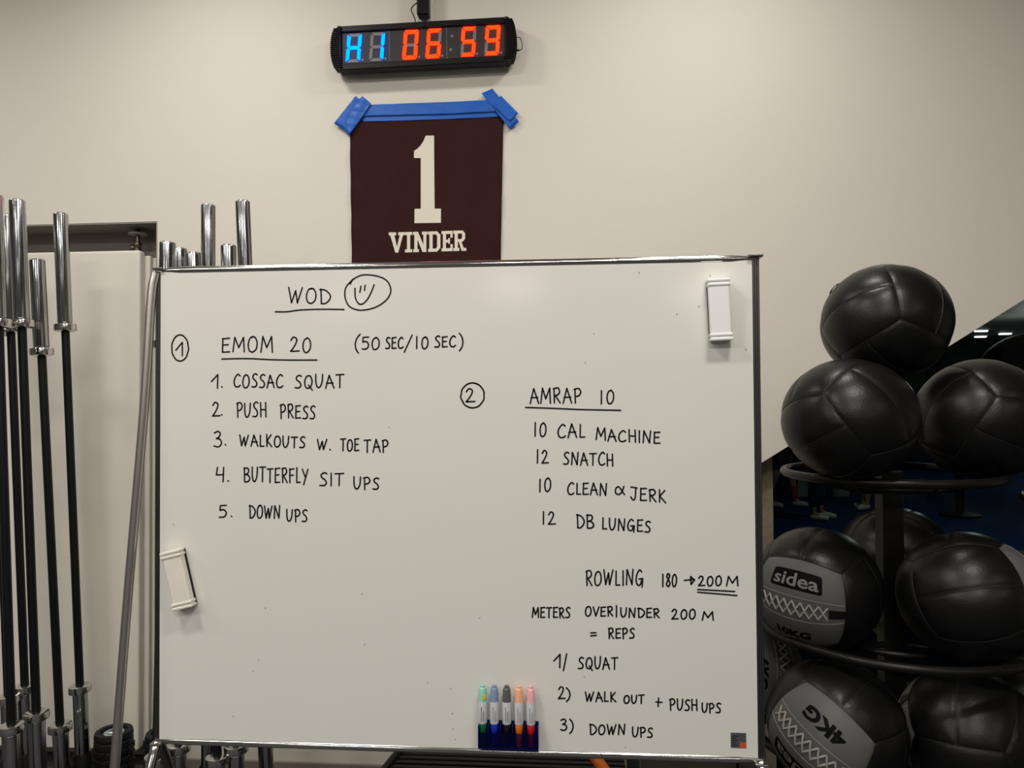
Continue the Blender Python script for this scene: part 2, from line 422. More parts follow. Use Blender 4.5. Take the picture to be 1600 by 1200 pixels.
# ---- handwriting: capital letters as pen strokes on the board
C_ = lambda *p: ('c', p)
L_ = lambda *p: ('l', p)
G = {
 'A': (0.8, [L_((0.0, -.02), (0.33, 1.0)), L_((0.33, 1.0), (0.78, 0.0)), L_((0.08, .38), (0.7, .40))]),
 'B': (0.75, [L_((0.05, 1), (0.08, 0)), C_((0.0, .95), (0.45, .97), (0.58, .78), (0.42, .58), (0.1, .52)), C_((0.1, .52), (0.5, .48), (0.72, .25), (0.5, .04), (0.08, 0.0))]),
 'C': (0.75, [C_((0.68, .88), (0.45, 1.0), (0.15, .75), (0.03, .4), (0.15, .08), (0.45, .02), (0.7, .15))]),
 'D': (0.8, [L_((0.08, 1), (0.12, 0)), C_((0.0, .95), (0.4, .92), (0.75, .6), (0.7, .28), (0.4, .02), (0.1, 0.0))]),
 'E': (0.65, [L_((0.08, .98), (0.05, .02)), L_((0.05, .95), (0.6, 1.0)), L_((0.06, .52), (0.5, .55)), L_((0.05, .02), (0.6, .05))]),
 'F': (0.65, [L_((0.08, 1), (0.08, 0)), L_((0.04, .95), (0.6, 1.0)), L_((0.08, .52), (0.5, .55))]),
 'G': (0.85, [C_((0.65, .88), (0.4, 1.0), (0.12, .7), (0.04, .3), (0.22, .02), (0.5, .08), (0.66, .42)), L_((0.35, .42), (0.75, .45), (0.68, -.1))]),
 'H': (0.75, [L_((0.05, 1), (0.08, 0)), L_((0.62, 1), (0.66, 0)), L_((0.06, .5), (0.64, .5))]),
 'I': (0.22, [L_((0.1, 1), (0.1, 0))]),
 'J': (0.75, [L_((0.1, .95), (0.68, .92)), C_((0.55, .93), (0.52, .4), (0.45, .05), (0.25, .0), (0.08, .2))]),
 'K': (0.7, [L_((0.08, 1), (0.1, 0)), L_((0.58, .98), (0.12, .48)), L_((0.12, .48), (0.66, -.02))]),
 'L': (0.55, [L_((0.1, 1), (0.08, .02), (0.5, .04))]),
 'M': (0.95, [L_((0.0, 0), (0.15, 1.0)), L_((0.15, 1), (0.45, .3)), L_((0.45, .3), (0.82, 1.0)), L_((0.82, 1.0), (0.88, 0.0))]),
 'N': (0.85, [L_((0.05, 0), (0.12, .98)), L_((0.12, .98), (0.65, .02)), L_((0.65, .02), (0.75, 1.0))]),
 'O': (0.8, [C_((0.45, .98), (0.2, .9), (0.04, .5), (0.12, .1), (0.38, .0), (0.65, .2), (0.72, .6), (0.58, .92), (0.38, .98), (0.3, .93))]),
 'P': (0.68, [L_((0.08, .97), (0.12, -.03)), C_((0.0, .92), (0.4, 1.0), (0.62, .75), (0.45, .5), (0.12, .42))]),
 'Q': (0.85, [C_((0.45, .98), (0.2, .9), (0.04, .5), (0.12, .1), (0.38, .0), (0.65, .2), (0.72, .6), (0.58, .92), (0.38, .98)), L_((0.4, .25), (0.75, -.15))]),
 'R': (0.7, [L_((0.06, .97), (0.1, 0.0)), C_((0.0, .92), (0.4, 1.0), (0.58, .76), (0.42, .55), (0.1, .48)), L_((0.2, .47), (0.64, 0.0))]),
 'S': (0.65, [C_((0.6, .92), (0.4, 1.0), (0.14, .85), (0.2, .62), (0.42, .48), (0.56, .25), (0.4, .03), (0.02, .03))]),
 'T': (0.75, [L_((0.0, .95), (0.72, .98)), L_((0.36, .96), (0.34, 0.0))]),
 'U': (0.75, [C_((0.04, 1.0), (0.05, .4), (0.18, .05), (0.42, .05), (0.62, .4), (0.68, 1.0))]),
 'V': (0.75, [L_((0.0, 1.0), (0.32, 0.0)), L_((0.32, 0.0), (0.72, 1.0))]),
 'W': (1.05, [L_((0.0, 1.0), (0.2, .02)), L_((0.2, .02), (0.5, .8)), L_((0.5, .8), (0.62, .02)), L_((0.62, .02), (0.98, 1.0))]),
 'Y': (0.75, [L_((0.02, 1.0), (0.34, .48)), L_((0.7, 1.0), (0.18, -.1))]),
 '0': (0.72, [C_((0.4, .98), (0.16, .85), (0.05, .45), (0.15, .06), (0.4, .02), (0.62, .3), (0.62, .75), (0.42, .99), (0.3, .93))]),
 '1': (0.4, [L_((0.15, 1.0), (0.13, 0.0))]),
 '7': (0.45, [L_((0.0, .5), (0.4, 1.0)), L_((0.4, 1.0), (0.38, 0.0))]),
 '2': (0.75, [C_((0.05, .78), (0.25, 1.0), (0.5, .88), (0.45, .6), (0.2, .22), (0.02, .03)), L_((0.02, .03), (0.7, .06))]),
 '3': (0.65, [C_((0.05, .9), (0.35, 1.0), (0.52, .84), (0.38, .62), (0.2, .54)), C_((0.2, .54), (0.5, .48), (0.6, .22), (0.38, .0), (0.02, .06))]),
 '4': (0.65, [L_((0.1, 1.0), (0.02, .48), (0.52, .5)), L_((0.52, 1.0), (0.48, 0.0))]),
 '5': (0.65, [L_((0.58, .98), (0.12, .95), (0.1, .58)), C_((0.1, .58), (0.4, .62), (0.58, .35), (0.42, .05), (0.04, .02))]),
 '8': (0.65, [C_((0.5, .85), (0.3, 1.0), (0.1, .8), (0.3, .55), (0.55, .25), (0.32, .0), (0.06, .2), (0.28, .5), (0.52, .82), (0.42, .97))]),
 '(': (0.3, [C_((0.28, 1.0), (0.13, .78), (0.06, .5), (0.09, .22), (0.2, 0.0))]),
 ')': (0.3, [C_((0.05, 1.0), (0.2, .8), (0.27, .5), (0.2, .2), (0.05, 0.0))]),
 '/': (0.5, [L_((0.0, 0.0), (0.5, 1.0))]),
 '|': (0.1, [L_((0.05, 0.0), (0.05, 1.0))]),
 'a': (0.9, [C_((0.85, 1.0), (0.65, .3), (0.35, .02), (0.08, .25), (0.12, .75), (0.35, .95), (0.6, .6), (0.9, .0))]),
}
Z1 = (240, 400, 0.325); Z2 = (700, 400, 0.325); Z3 = (700, 780, 0.35); Z4 = (180, 780, 0.35)
PEN = 0.0037
INKY = BY - 0.0006
def stroke(mb, zpts, zone, smooth=True):
    if mb is None: mb = pen('pen_stroke')
    ox, oy, k = zone
    pts = [at(ox + x * k, oy + y * k, INKY) for x, y in zpts]
    mb.ribbon(catmull(pts, 6) if smooth else pts, PEN, (0, -1, 0))
def pen(name, label=None):
    """a fresh mesh for the next word, underline or ring"""
    mb = MB(); PARTS.append((mb, name, label)); return mb
PARTS = []
def word(mb, text, x0, x1, yt, yb, zone, slope=0.0):
    """text fitted into the box x0..x1, yt..yb (slope: fall of the baseline over the word)"""
    mb = pen('handwritten_word', 'handwritten ' + {'7': '1', 'a': '&'}.get(text, text))
    gap = 0.20
    tot = sum(G[c][0] for c in text) + gap * (len(text) - 1)
    k = (x1 - x0) / (tot - 0.08); x = x0
    for c in text:
        wd, ss = G[c]
        jx, jy, js = rng.uniform(-.02, .02), rng.uniform(-.03, .03), rng.uniform(.95, 1.05)
        for kind, pts in ss:
            zp = []
            for (a, b_) in pts:
                X = x + (a + jx) * k
                yo = slope * (X - x0) / (x1 - x0)
                zp.append((X, yb + yo - (b_ * js + jy) * (yb - yt)))
            stroke(mb, zp, zone, kind == 'c')
        x += (wd + gap) * k
def dot(mb, x, y, zone): stroke(mb, [(x, y), (x + 2.5, y + 2)], zone, False)
def oval(mb, cx, cy, rx, ry, zone, a0=-0.5):
    mb = pen('drawn_circle')
    pts = [(cx + rx * math.cos(a0 + t * 6.6 / 20) * (1 + 0.03 * math.sin(3 * t)), cy - ry * math.sin(a0 + t * 6.6 / 20)) for t in range(21)]
    stroke(mb, pts, zone)
def line(fn, label):
    del PARTS[:]
    fn(None)
    for mb, name, lb in PARTS:
        o = mb.build(name, M['ink'], wb, fix=False)
        if lb: o['label'] = lb
def w1(mb):
    word(mb, 'WOD', 650, 848, 150, 224, Z1, 6)
    stroke(mb, [(585, 268), (640, 268), (700, 260), (800, 256), (915, 257)], Z1)
line(w1, 'underlined heading WOD')
def w2(mb):
    mb = pen('smiley_face', 'hand-drawn smiley in a circle')
    stroke(mb, [(960, 110), (925, 150), (920, 195), (935, 235), (965, 255), (1010, 260), (1070, 245), (1120, 210), (1140, 170), (1130, 130), (1100, 105), (1050, 92), (1000, 92), (960, 112), (945, 135)], Z1)
    stroke(mb, [(997, 145), (991, 175)], Z1, False); stroke(mb, [(1017, 140), (1014, 165)], Z1, False)
    stroke(mb, [(968, 155), (970, 200), (985, 228), (1005, 230), (1030, 205), (1050, 165), (1060, 138)], Z1)
line(w2, 'circled smiley face')
def w3(mb):
    oval(mb, 127, 442, 40, 63, Z1, 1.9); mb = pen('handwritten_word', 'handwritten 1'); stroke(mb, [(107, 452), (138, 415)], Z1, False); stroke(mb, [(138, 415), (138, 480)], Z1, False)
line(w3, 'circled number 1')
def w4(mb):
    word(mb, 'EMOM', 328, 570, 390, 462, Z1); word(mb, '20', 658, 755, 390, 462, Z1)
    stroke(mb, [(328, 495), (450, 493), (560, 498), (660, 500), (785, 500)], Z1)
line(w4, 'underlined EMOM 20')
def w5(mb):
    word(mb, '(', 962, 985, 375, 465, Z1); word(mb, '50', 1000, 1085, 388, 448, Z1); word(mb, 'SEC', 1115, 1198, 390, 445, Z1)
    stroke(mb, [(1205, 462), (1243, 380)], Z1, False); word(mb, '10', 1258, 1318, 390, 445, Z1); word(mb, 'SEC', 1352, 1450, 385, 438, Z1); word(mb, ')', 1465, 1482, 372, 455, Z1)
line(w5, '(50 SEC/10 SEC)')
def w6(mb):
    word(mb, '7', 278, 306, 570, 636, Z1); dot(mb, 327, 628, Z1); word(mb, 'COSSAC', 385, 620, 570, 632, Z1); word(mb, 'SQUAT', 680, 912, 572, 634, Z1)
line(w6, '1. COSSAC SQUAT')
def w7(mb):
    word(mb, '2', 283, 318, 700, 770, Z1); dot(mb, 326, 762, Z1); word(mb, 'PUSH', 400, 540, 705, 773, Z1); word(mb, 'PRESS', 608, 775, 714, 778, Z1, 4)
line(w7, '2. PUSH PRESS')
def w8(mb):
    word(mb, '3', 290, 325, 838, 915, Z1); dot(mb, 344, 906, Z1); word(mb, 'WALKOUTS', 415, 725, 857, 912, Z1, 10); word(mb, 'W', 788, 832, 880, 930, Z1); dot(mb, 847, 930, Z1)
    word(mb, 'TOE', 898, 985, 880, 937, Z1); word(mb, 'TAP', 1012, 1125, 884, 943, Z1)
line(w8, '3. WALKOUTS W. TOE TAP')
def w9(mb):
    word(mb, '4', 300, 340, 1012, 1085, Z1); dot(mb, 357, 1080, Z1); word(mb, 'BUTTERFLY', 435, 740, 1015, 1085, Z1, 8); word(mb, 'SIT', 797, 910, 1043, 1104, Z1); word(mb, 'UPS', 962, 1080, 1062, 1118, Z1, 5)
line(w9, '4. BUTTERFLY SIT UPS')
def w10(mb):
    word(mb, '5', 462, 495, 22, 80, Z4); dot(mb, 518, 75, Z4); word(mb, 'DOWN', 598, 735, 28, 84, Z4); word(mb, 'UPS', 765, 855, 43, 97, Z4, 5)
line(w10, '5. DOWN UPS')
def w11(mb): oval(mb, 118, 670, 56, 60, Z2, 1.0); word(mb, '2', 84, 126, 638, 703, Z2)
line(w11, 'circled number 2')
def w12(mb):
    word(mb, 'AMRAP', 395, 637, 635, 706, Z2); word(mb, '10', 730, 795, 645, 710, Z2); stroke(mb, [(373, 728), (500, 732), (640, 738), (830, 742)], Z2)
line(w12, 'underlined AMRAP 10')
def w13(mb): word(mb, '10', 412, 470, 802, 868, Z2); word(mb, 'CAL', 527, 655, 810, 874, Z2); word(mb, 'MACHINE', 712, 1018, 828, 884, Z2, 20)
line(w13, '10 CAL MACHINE')
def w14(mb): word(mb, '12', 424, 482, 935, 997, Z2); word(mb, 'SNATCH', 555, 793, 940, 1000, Z2, 9)
line(w14, '12 SNATCH')
def w15(mb): word(mb, '10', 435, 493, 1070, 1133, Z2); word(mb, 'CLEAN', 575, 762, 1090, 1146, Z2, 4); word(mb, 'a', 802, 845, 1108, 1148, Z2); word(mb, 'JERK', 875, 1045, 1110, 1170, Z2, 14)
line(w15, '10 CLEAN & JERK')
def w16(mb): word(mb, '12', 420, 478, 55, 112, Z3); word(mb, 'DB', 575, 648, 64, 126, Z3, 5); word(mb, 'LUNGES', 688, 902, 82, 134, Z3, 14)
line(w16, '12 DB LUNGES')
def w17(mb):
    word(mb, 'ROWLING', 617, 870, 318, 384, Z3); word(mb, '180', 955, 1020, 332, 390, Z3)
    a_ = mb; mb = pen('arrow'); stroke(mb, [(1055, 362), (1092, 359)], Z3, False); stroke(mb, [(1083, 345), (1101, 360), (1085, 380)], Z3, False); stroke(mb, [(1085, 380), (1083, 345)], Z3, False); mb = None
    word(mb, '200', 1118, 1220, 342, 386, Z3); word(mb, 'M', 1243, 1293, 346, 387, Z3)
    stroke(mb, [(1115, 403), (1280, 412)], Z3, False); stroke(mb, [(1115, 415), (1290, 430)], Z3, False)
line(w17, 'ROWLING 180 to 200 M, the last figure double underlined')
def w18(mb):
    word(mb, 'METERS', 376, 543, 482, 527, Z3, 3); word(mb, 'OVER', 612, 735, 480, 522, Z3); stroke(mb, [(752, 475), (752, 525)], Z3, False); word(mb, 'UNDER', 770, 942, 485, 526, Z3, 2)
    word(mb, '200', 998, 1103, 492, 535, Z3); word(mb, 'M', 1135, 1183, 501, 540, Z3)
line(w18, 'METERS OVER/UNDER 200 M')
def w19(mb): stroke(mb, [(637, 597), (660, 596)], Z3, False); stroke(mb, [(637, 610), (662, 608)], Z3, False); word(mb, 'REPS', 717, 830, 576, 621, Z3)
line(w19, '= REPS')
def w20(mb): word(mb, '7', 472, 498, 692, 752, Z3); stroke(mb, [(515, 765), (530, 690)], Z3, False); word(mb, 'SQUAT', 582, 755, 706, 758, Z3)
line(w20, '1/ SQUAT')
def w21(mb):
    word(mb, '2', 493, 522, 840, 892, Z3); word(mb, ')', 526, 542, 843, 905, Z3); word(mb, 'WALK', 613, 748, 860, 903, Z3); word(mb, 'OUT', 785, 873, 875, 912, Z3)
    mb = pen('handwritten_word', 'handwritten +'); stroke(mb, [(928, 905), (955, 907)], Z3, False); stroke(mb, [(940, 888), (938, 925)], Z3, False); word(mb, 'PUSH', 990, 1112, 890, 940, Z3, 4); word(mb, 'UPS', 1133, 1215, 908, 950, Z3, 5)
line(w21, '2) WALK OUT + PUSH UPS')
def w22(mb): word(mb, '3', 502, 528, 985, 1033, Z3); word(mb, ')', 540, 555, 980, 1047, Z3); word(mb, 'DOWN', 632, 790, 1005, 1050, Z3); word(mb, 'UPS', 822, 912, 1017, 1060, Z3, 3)
line(w22, '3) DOWN UPS')
mb = MB()
for x, y in ((565, 927), (415, 949), (569, 1006), (404, 1031), (396, 1048), (750, 965), (707, 1114), (707, 1138), (704, 1075), (668, 1066), (913, 1057), (271, 818), (1058, 490), (1109, 430), (928, 521), (915, 566), (1092, 478), (1165, 545), (712, 1155), (364, 1118), (608, 667), (978, 1167), (998, 425)):
    mb.ribbon([at(x, y, INKY), at(x + rng.uniform(-1, 1), y + rng.uniform(0.6, 2.4), INKY)], 0.0018, (0, -1, 0))
tag(mb.build('ink_specks', M['ink_grey'], wb, fix=False), 'faint stray specks of dried ink')

# ------------------------------------------------------------------ erasers
def eraser(cx, cy, ang, material, label, lean=0.0):
    c = at(cx, cy, BY - 0.02); c.y = BY
    root = empty('board_eraser', c, label, 'eraser', 'erasers stuck on the whiteboard')
    w2, h2, t = 0.0265, 0.0735, 0.030
    b = MB(); b.box((-w2 + 0.002, -t, -h2), (w2 - 0.002, -0.007, h2))
    b.build('grip', material, root, bevel=0.005, segs=3, local=True)
    for z in (-h2 + 0.004, -h2 + 0.014, h2 - 0.004, h2 - 0.014):
        MB().box((-w2, -t - 0.0022, z - 0.0035), (w2, -0.006, z + 0.0035)).build('end_rib', material, root, bevel=0.002, local=True)
    MB().box((-w2 + 0.002, -0.007, -h2 + 0.003), (w2 - 0.002, -0.0003, h2 - 0.003)).build('felt_pad', M['felt'], root, local=True)
    root.rotation_euler = (0, math.radians(ang), 0)
    return root
eraser(1124.5, 484, -2.2, M['white_plastic'], 'white plastic board eraser held upright near the top right corner of the whiteboard')
eraser(278, 905, -13.5, M['cream_plastic'], 'cream board eraser tilted against the left edge of the whiteboard')

# ------------------------------------------------------------------ marker rack and markers
h0, h1 = at(747.5, 1132, BY - 0.02), at(841.5, 1168, BY - 0.02)
hz0 = at(795, 1168, BY - 0.02).z; hz1 = at(795, 1131, BY - 0.02).z
HB = BY - 0.0004
mh = empty('marker_holder', ((h0.x + h1.x) / 2, HB, hz0), 'dark blue translucent marker holder fixed at the bottom of the whiteboard', 'holder')
t_ = 0.0018
MB().box((h0.x, HB - t_, hz0), (h1.x, HB, hz1)).build('back_plate', M['holder'], mh, bevel=0.0006)
MB().box((h0.x, BY - 0.030, hz0), (h1.x, BY - t_, hz0 + t_)).build('base', M['holder'], mh)
MB().box((h0.x, BY - 0.030, hz0 + t_), (h1.x, BY - 0.030 + t_, hz1 - 0.019)).build('front_plate', M['holder_front'], mh)
mx_ = [754.3, 772.5, 792.0, 811.0, 829.5]
xs = [at(p, 1140, BY - 0.016).x for p in mx_]
edges = [h0.x] + [(a + c) / 2 - t_ / 2 for a, c in zip(xs[:-1], xs[1:])] + [h1.x - t_]
for x in edges:
    MB().box((x, BY - 0.030, hz0 + t_), (x + t_, BY - t_, hz1 - 0.003)).build('divider', M['holder'], mh)
cols = {'green': ((0.005, 0.11, 0.05), (0.30, 0.60, 0.50)), 'blue': ((0.008, 0.03, 0.42), (0.22, 0.28, 0.45)),
        'black': ((0.008, 0.009, 0.010), (0.10, 0.10, 0.10)), 'orange': ((0.75, 0.16, 0.01), (0.85, 0.42, 0.26)), 'red': ((0.55, 0.012, 0.02), (0.82, 0.42, 0.44))}
for (nm, (c1, c2)), x in zip(cols.items(), xs):
    z = hz0 + t_ + 0.0005; y = BY - 0.0155; k = 0.99
    root = empty('marker_pen', (x, y, z), nm + ' capped board marker standing in the dark blue holder on the whiteboard', 'marker', 'markers in the blue holder')
    cm = mat('marker_' + nm, c1, 0.3); cl = mat('marker_clear_' + nm, c2, 0.2)
    MB().lathe([(0.006, 0.0), (0.0078, 0.004), (0.0082, 0.034), (0.0092, 0.036), (0.0096, 0.053), (0.0088, 0.054)], 24, (x, y, z)).build('cap', cm, root, smooth=True)
    lb = MB().lathe([(0.0104, 0.0535), (0.0108, 0.055), (0.0108, 0.104), (0.0104, 0.106)], 24, (x, y, z)).build('barrel', M['label'], root, smooth=True)
    pm = MB()
    for j in range(2):
        pm.tube([(x + (-0.002 + 0.005 * j), y - 0.0110, z + 0.060), (x + (-0.002 + 0.005 * j), y - 0.0110, z + 0.095 - 0.01 * j)], 0.0006, 6)
    pm.build('barrel_print', M['print_black'] if nm in ('green', 'black') else M['ink_grey'], lb)
    MB().lathe([(0.0108, 0.106), (0.0100, 0.109), (0.0092, 0.134), (0.0078, 0.137), (0.0060, 0.138), (0.0055, 0.1425), (0.004, 0.1435)], 24, (x, y, z)).build('tail_plug', cl, root, smooth=True)
    if nm == 'green':
        MB().box((x + 0.001, y - 0.0108, z + 0.112), (x + 0.008, y - 0.0075, z + 0.122)).build('price_tag', mat('yellow_tag', (0.65, 0.55, 0.02), 0.5), root)

# ------------------------------------------------------------------ interval timer on the wall
ty = WY - 0.075
tl_, tr_, bl_, br_ = at(528, 42, ty), at(792, 29, ty), at(530, 110, ty), at(792, 101, ty)
tcx, tcz = (at(660, 68, ty).x), (at(660, 68, ty).z)
TW, TH, TD = 0.665, 0.180, 0.05
tm = empty('interval_timer', (tcx, WY - 0.025, tcz), 'black digital interval timer with lit blue and red digits on the wall above the banner', 'timer')
def T(x, z, y=0.0): return Vector((x, y, z))           # timer-local
b = MB()
fz = TH / 2
b.box((-TW / 2, -TD, fz - 0.026), (TW / 2, 0, fz)); b.box((-TW / 2, -TD, -fz), (TW / 2, 0, -fz + 0.026)); b.box((-TW / 2, -TD + 0.012, -fz + 0.02), (TW / 2, 0, fz - 0.02))
b.build('housing', M['black'], tm, bevel=0.004, local=True)
MB().box((-TW / 2 + 0.002, -TD + 0.008, -fz + 0.0262), (TW / 2 - 0.002, -TD + 0.0118, fz - 0.0262)).build('display_panel', M['panel'], tm, local=True)
dv = MB()
for px in (607.5, 697.5):
    x = at(px, 68, ty).x - tcx
    dv.box((x - 0.001, -TD + 0.0072, -fz + 0.027), (x + 0.001, -TD + 0.0080, fz - 0.027))
dv.build('panel_divider', M['seg_off'], tm, local=True)
for sgn in (-1, 1):
    b = MB()
    prof = []
    for k in range(11):
        a = -1 + 2 * k / 10
        prof.append((sgn * (TW / 2 + 0.012 + 0.026 * (1 - a * a) ** 0.6), fz * a))
    poly = [(sgn * TW / 2, 0, -fz)] + [(x, 0, z * 0.985) for x, z in prof] + [(sgn * TW / 2, 0, fz)]
    b.prism(poly, (0, -TD - 0.002, 0), (0, 0.001, 0))
    for k in range(20):
        a = -0.86 + 1.72 * k / 19
        xx = sgn * (TW / 2 + 0.012 + 0.026 * (1 - a * a) ** 0.6)
        b.box((min(xx - sgn * 0.03, xx + sgn * 0.006), -TD - 0.0055, fz * a - 0.002), (max(xx - sgn * 0.03, xx + sgn * 0.006), 0.0, fz * a + 0.002))
    b.build('end_cap', M['black_matte'], tm, bevel=0.0012, local=True)
SEG = {'H': 'bcefg', '1': 'bc', '0': 'abcdef', '6': 'acdefg', '5': 'acdfg', '9': 'abcdfg'}
def seg_poly(k, wd, ht, t):
    h, g = ht / 2, 0.0018
    if k in 'agd':
        z = {'a': h - t / 2, 'g': 0, 'd': -h + t / 2}[k]
        x0, x1 = -wd / 2 + g + t * 0.35, wd / 2 - g - t * 0.35
        if k == 'g': pts = [(x0, z), (x0 + t / 2, z + t / 2), (x1 - t / 2, z + t / 2), (x1, z), (x1 - t / 2, z - t / 2), (x0 + t / 2, z - t / 2)]
        elif k == 'a': pts = [(x0 - t * .2, z + t / 2), (x1 + t * .2, z + t / 2), (x1 - t * .6, z - t / 2), (x0 + t * .6, z - t / 2)]
        else: pts = [(x0 - t * .2, z - t / 2), (x1 + t * .2, z - t / 2), (x1 - t * .6, z + t / 2), (x0 + t * .6, z + t / 2)]
    else:
        s = 1 if k in 'bc' else -1
        u = 1 if k in 'bf' else -1
        xo, xi = s * wd / 2, s * (wd / 2 - t)
        z0, z1 = g, h - g - t * 0.2
        pts = [(xo, u * (z1 - t * .1)), (xi, u * (z1 - t * .8)), (xi, u * (z0 + t * .55)), ((xo + xi) / 2, u * z0), (xo, u * (z0 + t * .45))]
    return pts
digs = [('H', 552.3, 72.7, 'blue'), ('1', 588.4, 71.3, 'blue'), ('0', 641, 69, 'red'), ('6', 677.4, 67.3, 'red'), ('5', 731.6, 64.5, 'red'), ('9', 769, 63, 'red')]
SL = 0.085
yd = -TD + 0.0065
for ch, px, py, colr in digs:
    c = at(px, py, ty); x0 = c.x - tcx; z0 = 0.0
    wd, ht, t = 0.058, 0.116, 0.0125
    def pp(pts): return [(x0 + x + SL * z, yd, z0 + z) for x, z in pts]
    b = MB()
    for k in 'abcdefg':
        if k not in SEG[ch]: b.prism(pp(seg_poly(k, wd, ht, t)), (0, 0, 0), (0, 0.0015, 0))
    cx = x0 + wd / 2 + 0.010 - SL * ht / 2; cz = z0 - ht / 2 + 0.008
    MB().lathe([(0.0048, 0.0), (0.0048, 0.0015)], 16, (cx, yd, cz), 'y').build('decimal_dot', M['seg_off'], tm, local=True)
    dg = b.build('digit', M['seg_off'], tm, local=True); dg['label'] = 'digit reading ' + ch
    l = MB()
    for k in SEG[ch]: l.prism(pp(seg_poly(k, wd, ht, t)), (0, -0.0045, 0), (0, 0.0015, 0))
    l.build('lit_segments', M['seg_' + colr], dg, local=True)
for px, py, dz in ((706, 55.7, 0.027), (703.7, 77, -0.027)):
    x = at(px, py, ty).x - tcx
    MB().lathe([(0.0062, 0.0), (0.0062, 0.0015)], 16, (x, yd, dz), 'y').build('colon_dot', M['seg_off'], tm, local=True)
MB().box((-0.2, 0.0, -0.03), (0.2, 0.025, 0.03)).build('wall_bracket', M['black'], tm, local=True)
xr2 = TW / 2 + 0.036
loop = MB().tube(catmull([(xr2 - 0.002, -0.02, 0.012), (xr2 + 0.010, -0.02, 0.020), (xr2 + 0.022, -0.02, 0.014), (xr2 + 0.028, -0.02, -0.010), (xr2 + 0.027, -0.02, -0.028), (xr2 + 0.016, -0.02, -0.034), (xr2 - 0.002, -0.02, -0.034)]), 0.0016, 8).build('antenna_cable', M['black'], tm, smooth=True, local=True)
MB().tube([(xr2 - 0.004, -0.02, -0.034), (xr2 + 0.016, -0.02, -0.0335)], 0.0036, 10).build('plug', M['black'], tm, smooth=True, local=True)
tm.rotation_euler = (0, math.radians(-0.55), 0)
# power adapter, conduit and wire above it
pa0, pa1 = at(652.5, 28, WY - 0.04), at(671, 28, WY - 0.04)
co0, co1 = at(648.5, 30, WY), at(676, 30, WY)
ztop = 3.40
cd = empty('cable_conduit', ((co0.x + co1.x) / 2, WY, tcz + 0.06), 'white plastic cable conduit running up the wall above the timer', 'conduit')
MB().box((co0.x + 0.012, WY - 0.016, tcz + 0.075), (co1.x, WY, ztop)).build('cover', M['white_plastic'], cd, bevel=0.002)
MB().box((co1.x - 0.008, WY - 0.019, tcz + 0.075), (co1.x, WY - 0.016, ztop)).build('lip', M['white_plastic'], cd, bevel=0.001)
ap = empty('power_adapter', ((pa0.x + pa1.x) / 2, WY - 0.019, pa0.z), 'black power adapter hanging on the white conduit above the timer', 'adapter')
MB().box((pa0.x, WY - 0.062, pa0.z + 0.004), (pa1.x, WY - 0.019, pa0.z + 0.17)).build('body', M['black'], ap, bevel=0.005, segs=3)
MB().box((pa0.x + 0.006, WY - 0.055, pa0.z - 0.003), (pa1.x - 0.006, WY - 0.028, pa0.z + 0.006)).build('bottom_lip', M['black_matte'], ap, bevel=0.002)
MB().tube(catmull([at(655, 2, WY - 0.03), at(647, 8, WY - 0.03), at(642.5, 14, WY - 0.03), at(645, 22, WY - 0.03), at(648.5, 30, WY - 0.03), at(649.5, 38, WY - 0.035)]), 0.0022, 8).build('cord', M['black'], ap, smooth=True)

# ------------------------------------------------------------------ maroon banner held by blue tape
by_ = WY - 0.004
bn_tl, bn_tr = at(547, 180, by_), at(787, 172, by_)
bn_bl, bn_br = at(550, 411, by_), at(783, 409, by_)
zt = (bn_tl.z + bn_tr.z) / 2
zb = bn_bl.z - 0.10
bn = empty('banner', ((bn_tl.x + bn_tr.x) / 2, WY, zb), 'square maroon cloth banner with a cream numeral 1, taped on the wall above the whiteboard', 'banner')
def bpt(u, v, off=0.0):
    """u across 0..1, v from top 0 to bottom 1"""
    f = v * 1.30
    xl_ = bn_tl.x + (bn_bl.x - bn_tl.x) * f; xr3 = bn_tr.x + (bn_br.x - bn_tr.x) * f
    x = xl_ + (xr3 - xl_) * u
    z = zt + (zb - zt) * v
    y = by_ - 0.003 - 0.004 * math.sin(u * 9 + 1.5 * v) * v - 0.0025 * math.sin(u * 23 + 6 * v) * (0.3 + abs(u - 0.5)) - 0.0025 * math.sin(v * 30 + u * 4) * max(0, abs(u - 0.5) * 2 - 0.75) * 4
    return Vector((x, y - off, z))
N = 44
vs = [bpt(i / N, j / N) for j in range(N + 1) for i in range(N + 1)]
fs = [(j * (N + 1) + i, j * (N + 1) + i + 1, (j + 1) * (N + 1) + i + 1, (j + 1) * (N + 1) + i) for j in range(N) for i in range(N)]
o = MB().add(vs, fs).build('cloth', M['banner'], bn, smooth=True)
sm = o.modifiers.new('thick', 'SOLIDIFY'); sm.thickness = 0.0012; sm.offset = 1
for u in (0.035, 0.965):
    b = MB()
    for k in range(40):
        v = 0.10 + 0.9 * k / 40
        b.ribbon([bpt(u, v, 0.0016), bpt(u, v + 0.012, 0.0016)], 0.005, (0, -1, 0))
    b.build('hem_stitching', M['stitch'], bn, fix=False)
def px_uv(px, py):
    p = at(px, py, by_ - 0.004)
    v = (zt - p.z) / (zt - zb); f = v * 1.30
    xl_ = bn_tl.x + (bn_bl.x - bn_tl.x) * f; xr3 = bn_tr.x + (bn_br.x - bn_tr.x) * f
    return (p.x - xl_) / (xr3 - xl_), v
